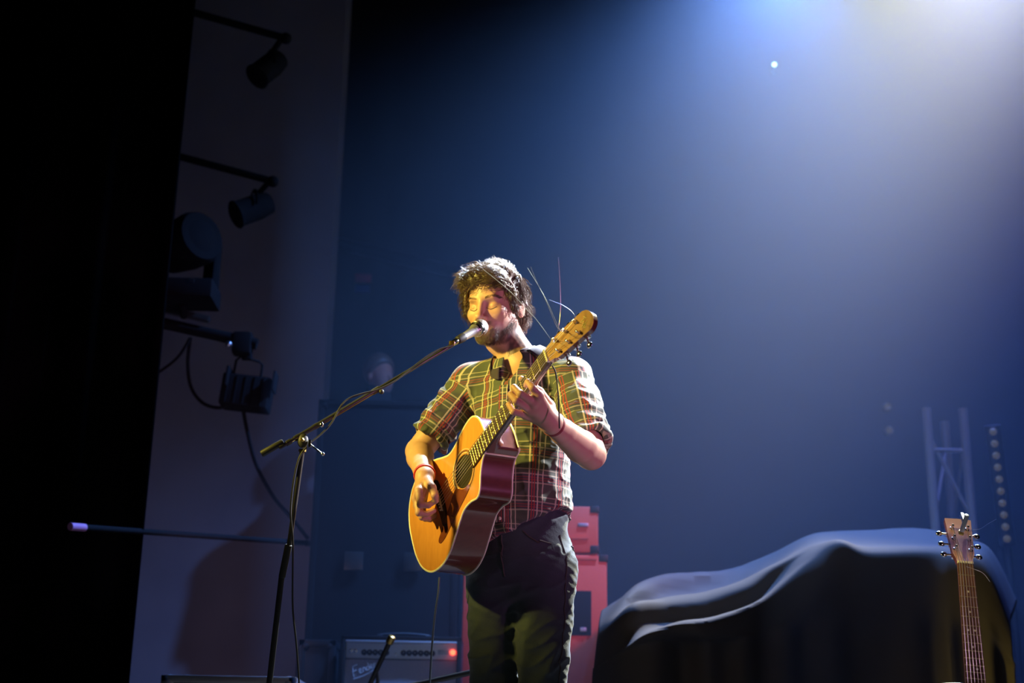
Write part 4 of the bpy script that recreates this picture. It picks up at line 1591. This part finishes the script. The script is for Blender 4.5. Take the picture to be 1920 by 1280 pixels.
# ---- shirt
def sh_disp(p):
    d = (.5 - (1 - np.abs(wob(p * np.array([1, 1, .6]), 26, 31))) ** 3) * .009 + (.4 - (1 - np.abs(wob(p * np.array([.7, .7, 1.4]), 48, 32))) ** 3) * .0045
    # drag folds above the hem and round the elbows
    hemk = np.clip((1.16 - p[:, 2]) / .15, 0, 1)
    d = d * (1 + .5 * hemk)
    for el in (EL_R, EL_L):
        cn = el - (el - (SH_R if el is EL_R else SH_L)) * .28
        k = np.exp(-((p - cn) ** 2).sum(1) / .09 ** 2)
        ax_ = nrm(el - (SH_R if el is EL_R else SH_L))
        t = (p - el) @ ax_
        d = d + k * (.0060 * np.sin(t * 150 + wob(p, 26, 33) * 3.0))
    d = d * np.clip((1.535 - p[:, 2]) / .085, .05, 1)
    return d.astype(np.float32)


def sleeve(sh, el, frac, r0, r1, arm_r):
    end = sh + (el - sh) * frac
    ax_ = nrm(el - sh)
    cuff0 = end - ax_ * .055
    it = [(Cone(sh, end + ax_ * .05, r0, r1), 0, '+'),
          (Cone(sh + (end - sh) * .45, sh + (end - sh) * .75, r1 * 1.04, r1 * 1.02), .03, '+'),
          (Grp([(Cone(cuff0, end + ax_ * .02, r1 + .006, r1 + .008), 0, '+'),
                (Fn(lambda p: ((cuff0 - p) @ ax_).astype(np.float32)), .004, '&')]), .004, '+'),
          (Fn(lambda p: ((p - end) @ ax_).astype(np.float32)), .008, '&'),
          (Cone(end - ax_ * .03, end + ax_ * .06, arm_r + .004, arm_r + .010), .006, '-')]
    return Grp(it)


slv_r = sleeve(SH_R, EL_R, .82, .060, .060, .044)
slv_l = sleeve(SH_L, EL_L, .86, .062, .064, .047)


def hem(p):
    u = (p - tz(1.0)) @ TL
    zh = .958 + .105 * np.clip((u + .09) / .24, 0, 1) ** 1.25
    return (zh - p[:, 2]).astype(np.float32)


tor_s = Grp([
    (EllCone(TP(0, 0, .90), TP(0, 0, 1.06), .166, .156, TF, .76), 0, '+'),
    (EllCone(TP(0, 0, 1.08), TP(0, .002, 1.33), .152, .162, TF, .74), .06, '+'),
    (Cone(TP(-.05, 0, 1.450), SH_R, .066, .057), .06, '+'),
    (Cone(TP(.05, 0, 1.450), SH_L, .066, .057), .06, '+'),
    (Cone(NB + TL * -.034 + np.array([0, 0, -.004]), SH_R + np.array([0, 0, .014]), .050, .042), .05, '+'),
    (Cone(NB + TL * .034 + np.array([0, 0, -.004]), SH_L + np.array([0, 0, .014]), .050, .042), .05, '+'),
    (Cone(NB + np.array([0, 0, -.10]), NB + np.array([0, 0, -.035]), .096, .078), .05, '+'),
    (Fn(hem), .004, '&'),
])
NAX = nrm(HD(0, -.022, -.07) - NB)
shirt0 = Grp([(tor_s, 0, '+'), (slv_r, .030, '+'), (slv_l, .030, '+'),
              (Cone(NB - NAX * .010, NB + NAX * .12, .060, .072), .008, '-'),
              (Cone(NB + TF * .06 - ZZ * .012, TP(-.003, .125, 1.430), .034, .006), .010, '-')])
shirt = Disp(shirt0, sh_disp)
SHM = mat('plaid_cotton', (0.03, 0.045, 0.035), 0.82, sheen=0.15)


def plaid_nodes(m):
    nt = m.node_tree
    b = nt.nodes['Principled BSDF']
    uv = nt.nodes.new('ShaderNodeUVMap')
    uv.uv_map = 'weave'
    sp = nt.nodes.new('ShaderNodeSeparateXYZ')
    nt.links.new(uv.outputs['UV'], sp.inputs[0])
    PER = .082

    def mathn(op, a, b_=None):
        n = nt.nodes.new('ShaderNodeMath')
        n.operation = op
        for i, v in enumerate((a, b_)):
            if v is None:
                continue
            if isinstance(v, (int, float)):
                n.inputs[i].default_value = v
            else:
                nt.links.new(v, n.inputs[i])
        return n.outputs[0]

    def stripes(src, off):
        t = mathn('FRACT', mathn('ADD', mathn('DIVIDE', src, PER), off))

        def band(c, w):
            return mathn('LESS_THAN', mathn('ABSOLUTE', mathn('SUBTRACT', t, c)), w)

        def add(*a):
            r = a[0]
            for k in a[1:]:
                r = mathn('MAXIMUM', r, k)
            return r
        cream = add(band(.20, .026), band(.52, .024), band(.70, .020))
        red = add(band(.31, .022), band(.40, .022))
        navy = band(.36, .15)
        return cream, red, navy
    cu, ru, nu = stripes(sp.outputs['X'], .13)
    cv, rv, nv = stripes(sp.outputs['Y'], .30)

    def mix(a, bcol, fac):
        n = nt.nodes.new('ShaderNodeMix')
        n.data_type = 'RGBA'
        if isinstance(a, tuple):
            n.inputs['A'].default_value = (*a, 1)
        else:
            nt.links.new(a, n.inputs['A'])
        n.inputs['B'].default_value = (*bcol, 1)
        nt.links.new(fac, n.inputs['Factor'])
        return n.outputs['Result']
    c = mix((0.062, 0.075, 0.058), (0.036, 0.036, 0.060), mathn('MULTIPLY', mathn('ADD', nu, nv), .5))
    c = mix(c, (0.34, 0.04, 0.035), mathn('MULTIPLY', rv, .42))
    c = mix(c, (0.52, 0.46, 0.34), mathn('MULTIPLY', cv, .50))
    c = mix(c, (0.36, 0.04, 0.035), mathn('MULTIPLY', ru, .80))
    c = mix(c, (0.56, 0.50, 0.37), mathn('MULTIPLY', cu, .78))
    nt.links.new(c, b.inputs['Base Color'])
    n = nt.nodes.new('ShaderNodeTexNoise')
    n.inputs['Scale'].default_value = 900
    bp_ = nt.nodes.new('ShaderNodeBump')
    bp_.inputs['Strength'].default_value = .15
    bp_.inputs['Distance'].default_value = .001
    tc_ = nt.nodes.new('ShaderNodeTexCoord')
    nt.links.new(tc_.outputs['Object'], n.inputs['Vector'])
    nt.links.new(n.outputs['Fac'], bp_.inputs['Height'])
    nt.links.new(bp_.outputs['Normal'], b.inputs['Normal'])


plaid_nodes(SHM)


def weave_uv(o, V, Q):
    """cloth coordinates: round and along the torso, or round and along each sleeve"""
    me = o.data
    uvl = me.uv_layers.new(name='weave')
    cen = V[Q].mean(1)
    dr, dl, dt = slv_r(cen.astype(np.float32)), slv_l(cen.astype(np.float32)), tor_s(cen.astype(np.float32))
    reg = np.zeros(len(Q), int)
    ar = ((cen - SH_R) @ nrm(EL_R - SH_R)) > .03
    al = ((cen - SH_L) @ nrm(EL_L - SH_L)) > .03
    reg[(dr < dt) & ar] = 1
    reg[(dl < dt) & al] = 2
    li = Q.ravel()
    P = V[li]
    rl = np.repeat(reg, 4)
    tcx = (P - tz(1.0)) @ TL
    tcy = (P - tz(1.0)) @ TF
    th = np.arctan2(tcx, tcy)
    th_c = np.repeat(np.arctan2((cen - tz(1.0)) @ TL, (cen - tz(1.0)) @ TF), 4)
    th = np.where(np.abs(th - th_c) > pi, th + 2 * pi * np.sign(th_c - th), th)
    U = th * .150 + wob(P, 9, 41) * .004
    W = P[:, 2] + wob(P, 9, 42) * .004 + .05 * np.abs(tcx)
    for k, (sh, el) in ((1, (SH_R, EL_R)), (2, (SH_L, EL_L))):
        a_ = nrm(el - sh)
        u_ = nrm(np.cross(a_, TF))
        v_ = np.cross(a_, u_)
        t1 = np.arctan2((P - sh) @ u_, (P - sh) @ v_)
        tcn = np.repeat(np.arctan2((cen - sh) @ u_, (cen - sh) @ v_), 4)
        t1 = np.where(np.abs(t1 - tcn) > pi, t1 + 2 * pi * np.sign(tcn - t1), t1)
        s_ = rl == k
        U[s_] = t1[s_] * .060
        W[s_] = ((P - sh) @ a_)[s_]
    uvl.data.foreach_set('uv', np.stack([U, W], 1).astype(np.float32).ravel())


so, SV, SQ = voxel('shirt', shirt, .0032, SHM, singer)
weave_uv(so, SV, SQ)
so['label'] = 'dark plaid shirt with rolled sleeves'

# collar: a stand round the neck folding over into two pointed leaves, open at the throat
COLM = mat('collar_cotton', (0.022, 0.026, 0.055), 0.82, noise=(60, (0.045, 0.018, 0.04), 0), sheen=0.15)
cb = nrm(np.cross(NAX, TF))
if cb @ TL < 0:
    cb = -cb
cf = np.cross(cb, NAX)
if cf @ TF < 0:
    cf = -cf
rows = []
N_ = 60
tt = np.linspace(-1, 1, N_ + 1)
dirs = np.array([-cf * cos(t * radians(141)) + cb * sin(t * radians(141)) for t in tt])
fr = .5 - .5 * np.cos(np.abs(tt) * pi)                 # 0 at the nape, 1 at the throat
tipk = np.clip((np.abs(tt) - .70) / .30, 0, 1)
top = (.034 - .030 * fr)[:, None]
rs = (.062 + .004 * fr)[:, None]
low = NB - NAX * .016 + dirs * rs
fold = NB + NAX * top + dirs * (rs + .002)
crest = NB + NAX * (top + .002) + dirs * (rs + .0055)
edge0 = NB + NAX * (top - .036 - (.022 * tipk)[:, None]) + dirs * (rs + .019 + (.004 * tipk)[:, None]) + cb * (np.sign(tt) * .010 * tipk)[:, None]
edge, en = project(lambda p: tor_s(p) - .006, edge0, 6)
for v in (0, .5, 1):
    rows.append(low + (fold - low) * v)
rows.append(crest)
for v in (.2, .4, .6, .8, 1):
    r_ = crest + (edge - crest) * v + dirs * (.003 * sin(pi * v))
    d_ = tor_s(r_.astype(np.float32)) - .005
    rows.append(r_ + en * np.maximum(-d_, 0)[:, None])
rows = [list(r) for r in rows]
mbc = MB()
mbc.add([p for r in rows for p in r], [(j * (N_ + 1) + i, j * (N_ + 1) + i + 1, (j + 1) * (N_ + 1) + i + 1, (j + 1) * (N_ + 1) + i) for j in range(8) for i in range(N_)])
co = mbc.build('collar', COLM, so)
co.data.polygons.foreach_set('use_smooth', [True] * len(co.data.polygons))
md = co.modifiers.new('thick', 'SOLIDIFY')
md.thickness = .0025
# placket with buttons
pl_pts = [TP(-.004, .13, 1.44 - .06 * k) for k in range(8)]
PP, PN = project(shirt0, cat_rom(pl_pts, 8))
V, Fs = [], []
for i, (p, n) in enumerate(zip(PP, PN)):
    for s, l_ in ((-.015, .002), (-.0145, .0055), (.0145, .0055), (.015, .002)):
        V.append(p + TL * s + n * l_)
for i in range(len(PP) - 1):
    for k in range(3):
        Fs.append((i * 4 + k, i * 4 + k + 1, (i + 1) * 4 + k + 1, (i + 1) * 4 + k))
mbp = MB()
mbp.add(V, Fs)
po_ = mbp.build('placket', SHM, so)
uvl = po_.data.uv_layers.new(name='weave')
PV = np.array(V)
for lp in po_.data.loops:
    p = PV[lp.vertex_index]
    uvl.data[lp.index].uv = (float((p - tz(1.0)) @ TL) + .02, float(p[2]))
for k in range(5):
    i = 10 + k * 11
    if i < len(PP):
        MB().lathe([(.004, .0052), (.0066, .0052), (.0072, .004)], PP[i], PN[i], 14).build('button', MT['bone'], so)

# ---- wrist bands
def band(c, axd, r, m, lab, w_=.012):
    axd = nrm(axd)
    o = MB().lathe([(-w_ / 2, r * .97), (-w_ / 2, r), (0, r * 1.03), (w_ / 2, r), (w_ / 2, r * .97)], c, axd, 28).build('wristband', m, singer)
    o['label'] = lab
    return o


band(EL_R + (WR_R - EL_R) * .93, WR_R - EL_R, .0325, MT['redband'], 'bright red wristband', .014)
band(EL_L + (WR_L - EL_L) * .93, WR_L - EL_L, .0345, MT['darkband'], 'dark red bracelet', .010)

# ---- hair
def hair_region(q):
    x, y, z = q[:, 0], q[:, 1], q[:, 2]
    front = (z > .058 - .02 * np.clip(-x / .05, -1, 1)) & (y > .03)
    side = (y <= .03) & (z > .012 + .5 * (y - .0)) & (y > -.02)
    burn = (np.abs(x) > .05) & (y > -.004) & (y < .022) & (z > -.035)
    back = (y <= -.02) & (z > -.088)
    return front | side | burn | back


def hmask(p):
    q = (p - HC.astype(np.float32)) @ HR.astype(np.float32) / HS
    x, y, z = q[:, 0], q[:, 1], q[:, 2]
    f = np.maximum(.050 + .006 * np.sin(x * 120) - z + 0 * x, -9)             # front hairline
    f = np.where(y > .015, (.054 + .10 * np.minimum(x, 0) + .006 * np.sin(x * 120 + 1) - 4.5 * np.clip(np.abs(x) - .057, 0, .022)) - z, -9)
    f = np.where((y <= .015) & (y > -.035), np.maximum(-.030 + .0 * y - z, -9), f)
    f = np.where(y <= -.035, -.072 - z, f)
    return (f * .6).astype(np.float32)


def hdisp(p):
    return (wob(p, 75, 51) * .0065 + wob(p, 150, 52) * .0035).astype(np.float32)


hair0 = Grp([(hell((0, -.016, .046), (.083, .104, .084)), 0, '+'), (hell((.0, -.045, -.014), (.079, .066, .058)), .03, '+'),
             (hell((-.030, .044, .082), (.050, .036, .030)), .03, '+'),
             (hell((-.066, .036, .022), (.017, .030, .046)), .012, '+'),
             (hell((.070, .012, .022), (.013, .022, .036)), .012, '+'),
             (Fn(hmask), .006, '&'),
             (hell((.086, -.004, -.018), (.016, .022, .028)), .006, '-'), (hell((-.084, .004, -.012), (.016, .024, .032)), .006, '-')])
hair = Disp(hair0, hdisp)
ho, HV, HQ = voxel('hair', hair, .0026, HAIR, singer)

# strands standing off the hair mass and clumping into locks
def strands(name, roots, normals, comb, n_seg, length, curl, r, par, m, seed, lift=.30, wav=6.5, sink=.003):
    R_ = np.random.default_rng(seed)
    mb = MB()
    Vall, Fall = [], []
    base = 0
    for p, n in zip(roots, normals):
        L_ = length * R_.uniform(.6, 1.25)
        cl_ = comb(p, n)
        # neighbouring strands share the curl direction so that they form locks
        cph = 4.0 * float(wob(p[None], 70, seed + 1)[0]) + R_.uniform(-.35, .35)
        d = nrm(n * lift + cl_)
        u = nrm(np.cross(d, n) + 1e-6)
        vv = np.cross(d, u)
        pts = []
        for i in range(n_seg + 1):
            t = i / n_seg
            off = (cos(cph + t * wav) - cos(cph)) * u + (sin(cph + t * wav) - sin(cph)) * vv
            pts.append(p - n * sink + d * L_ * t + cl_ * L_ * .35 * t * t - n * L_ * .30 * t * t + off * curl * (.3 + .7 * t))
        T = nrm(pts[-1] - pts[0])
        a = nrm(np.cross(T, [.3, .5, .8]))
        b = np.cross(T, a)
        for i, c in enumerate(pts):
            rr = r * (1 - .75 * i / n_seg)
            for k in range(3):
                th = 2.094 * k
                Vall.append(c + rr * (cos(th) * a + sin(th) * b))
        for i in range(n_seg):
            for k in range(3):
                Fall.append((base + i * 3 + k, base + i * 3 + (k + 1) % 3, base + (i + 1) * 3 + (k + 1) % 3, base + (i + 1) * 3 + k))
        base += (n_seg + 1) * 3
    me = np_mesh(name, np.array(Vall), np.array(Fall))
    return link(name, me, m, par)


fc = HV[HQ]
c_ = fc.mean(1)
n_ = np.cross(fc[:, 1] - fc[:, 0], fc[:, 3] - fc[:, 0])
n_ /= np.linalg.norm(n_, axis=1, keepdims=True) + 1e-12
if np.mean(((c_ - HC) * n_).sum(1)) < 0:
    n_ = -n_
hq = (c_ - HC) @ HR / HS
okh = ((c_ - HD(0, -.02, .02)) * n_).sum(1) > -.01
sel = rng.choice(np.where(okh)[0], 11500, replace=True)


def comb_head(p, n):
    ql = (p - HC) @ HR / HS
    d = -HU * .55 - HF * .25
    if ql[1] > .02 and ql[2] > .05:          # fringe swept to his right and forward
        d = -HL * .75 + HF * .35 - HU * .25
    elif ql[2] > .09:
        d = -HL * .55 - HF * .15 + HU * .1
    d = d - n * (d @ n)
    return nrm(d + 1e-6)


strands('hair_locks', c_[sel], n_[sel], comb_head, 8, .036, .0075, .0010, ho, HAIR, 61)

# beard: short stubble strands over the darker skin
bsel = np.where((beard > .45))[0]
if len(bsel):
    bv = rng.choice(bsel, 4200, replace=True)
    P0 = BV[bv]
    Nb = nrm(HF) * .6 + (P0 - HC) / np.linalg.norm(P0 - HC, axis=1, keepdims=True)
    Nb /= np.linalg.norm(Nb, axis=1, keepdims=True)

    def comb_b(p, n):
        return nrm(-HU + HF * .2)
    strands('beard', P0, Nb, comb_b, 3, .0090, .0012, .0006, singer, HAIR, 71, .5)

# eyebrows and lashes
for s in (-1, 1):
    pts = [HD(s * .0125, .092, .0175), HD(s * .022, .0925, .0215), HD(s * .034, .088, .0235), HD(s * .045, .078, .0200), HD(s * .052, .067, .0150)]
    P, N = project(head, cat_rom(pts, 6))
    ii = rng.integers(2, len(P), 260)
    side_ = np.cross(N[ii], nrm(P[-1] - P[0]))
    thick_ = np.interp(ii, [0, 8, 18, len(P)], [.0030, .0036, .0028, .0012])
    rp = P[ii] + side_ * (rng.uniform(-1, 1, len(ii)) * thick_)[:, None] + N[ii] * .0006
    out_ = nrm(P[-1] - P[0])
    strands('eyebrow', rp, N[ii], lambda p, n: nrm(out_ + HU * .15), 3, .0085, .0006, .0006, singer, HAIR, 81 + s, .10, 6.5, .0004)
    pts = [HD(s * .0190, .088, -.0095), HD(s * .025, .090, -.0110), HD(s * .032, .090, -.0118), HD(s * .040, .086, -.0110), HD(s * .0465, .079, -.0090)]
    P, N = project(head, cat_rom(pts, 6))
    MB().tube(P + N * .0004, .0012, 6).build('eyelash', HAIR, singer)


# ------------------------------------------------------------------ stagehand far behind
def stagehand():
    d = 8.4
    hc = at(711, 707, d)
    base_z = hc[2] - 1.60
    rz = MB().box((hc[0] + .25, hc[1] + .25, base_z / 2), (1.2, 1.0, base_z), None, .01).build('stage_riser', MT['matte'])
    tag(rz, 'black stage riser behind the equipment rack', 'platform')
    f = nrm((.75, -.66, 0))
    l = np.array([-f[1], f[0], 0])
    ro = empty('person', (hc[0], hc[1], base_z), 'blurred dark-haired stagehand in black behind the equipment rack', 'person')
    z = lambda h: np.array([hc[0], hc[1], base_z + h])
    items = [(Ell(hc + np.array([0, 0, .03]), (.078, .078, .10)), 0, '+'), (Ell(hc + f * .035 - ZZ * .045, (.058, .058, .072)), .03, '+'),
             (Cone(hc + f * .088 - ZZ * .0, hc + f * .105 - ZZ * .035, .009, .012), .01, '+'), (Cone(hc - ZZ * .06, z(1.40), .05, .06), .03, '+')]
    for s in (-1, 1):
        items += [(Ell(hc + f * .095 + l * s * .03 + ZZ * .005, (.016, .016, .012)), .01, '-'), (Ell(hc + l * s * .078 - ZZ * .01, (.01, .018, .03)), .006, '+'),
                  (Cone(z(1.40), z(1.37) + l * s * .18, .06, .05), .05, '+'), (Cone(z(1.37) + l * s * .18, z(1.08) + l * s * .22, .048, .04), .03, '+'),
                  (Cone(z(1.08) + l * s * .22, z(1.04) + l * s * .16 + f * .24, .038, .028), .02, '+'), (Cone(z(.92) + l * s * .09, z(.05) + l * s * .1, .08, .045), .05, '+'),
                  (Cone(z(1.04) + l * s * .16 + f * .24, z(1.03) + l * s * .14 + f * .32, .03, .02), .02, '+'), (Cone(z(.04) + l * s * .1, z(.04) + l * s * .12 + f * .16, .04, .03), .02, '+')]
    items += [(EllCone(z(.92), z(1.3), .14, .16, f, .7), .06, '+')]
    voxel('body', Grp(items), .010, SKIN2, ro)
    voxel('hair', Grp([(Ell(hc + np.array([0, 0, .045]) - f * .008, (.096, .098, .106)), 0, '+'), (Fn(lambda p: (((p - (hc + f * .04 + ZZ * .035)) @ nrm(f - ZZ * .9))).astype(np.float32)), .01, '&')]), .008, HAIR, ro)
    sh = [(EllCone(z(.86), z(1.3), .165, .178, f, .74), 0, '+'), (Cone(z(1.36), z(1.50), .10, .072), .04, '+')]
    for s in (-1, 1):
        sh += [(Cone(z(1.39), z(1.37) + l * s * .18, .068, .062), .05, '+'), (Cone(z(1.37) + l * s * .18, z(1.08) + l * s * .22, .062, .054), .03, '+')]
    voxel('shirt', Grp(sh), .010, MT['matte'], ro)
    tr = [(EllCone(z(.98), z(.88), .15, .16, f, .75), 0, '+')]
    for s in (-1, 1):
        tr += [(Cone(z(.88) + l * s * .088, z(.08) + l * s * .1, .094, .06), .03, '+')]
    voxel('trousers', Grp(tr), .012, MT['matte'], ro)


SKIN2 = mat('skin_far', (0.40, 0.17, 0.12), 0.7)
stagehand()
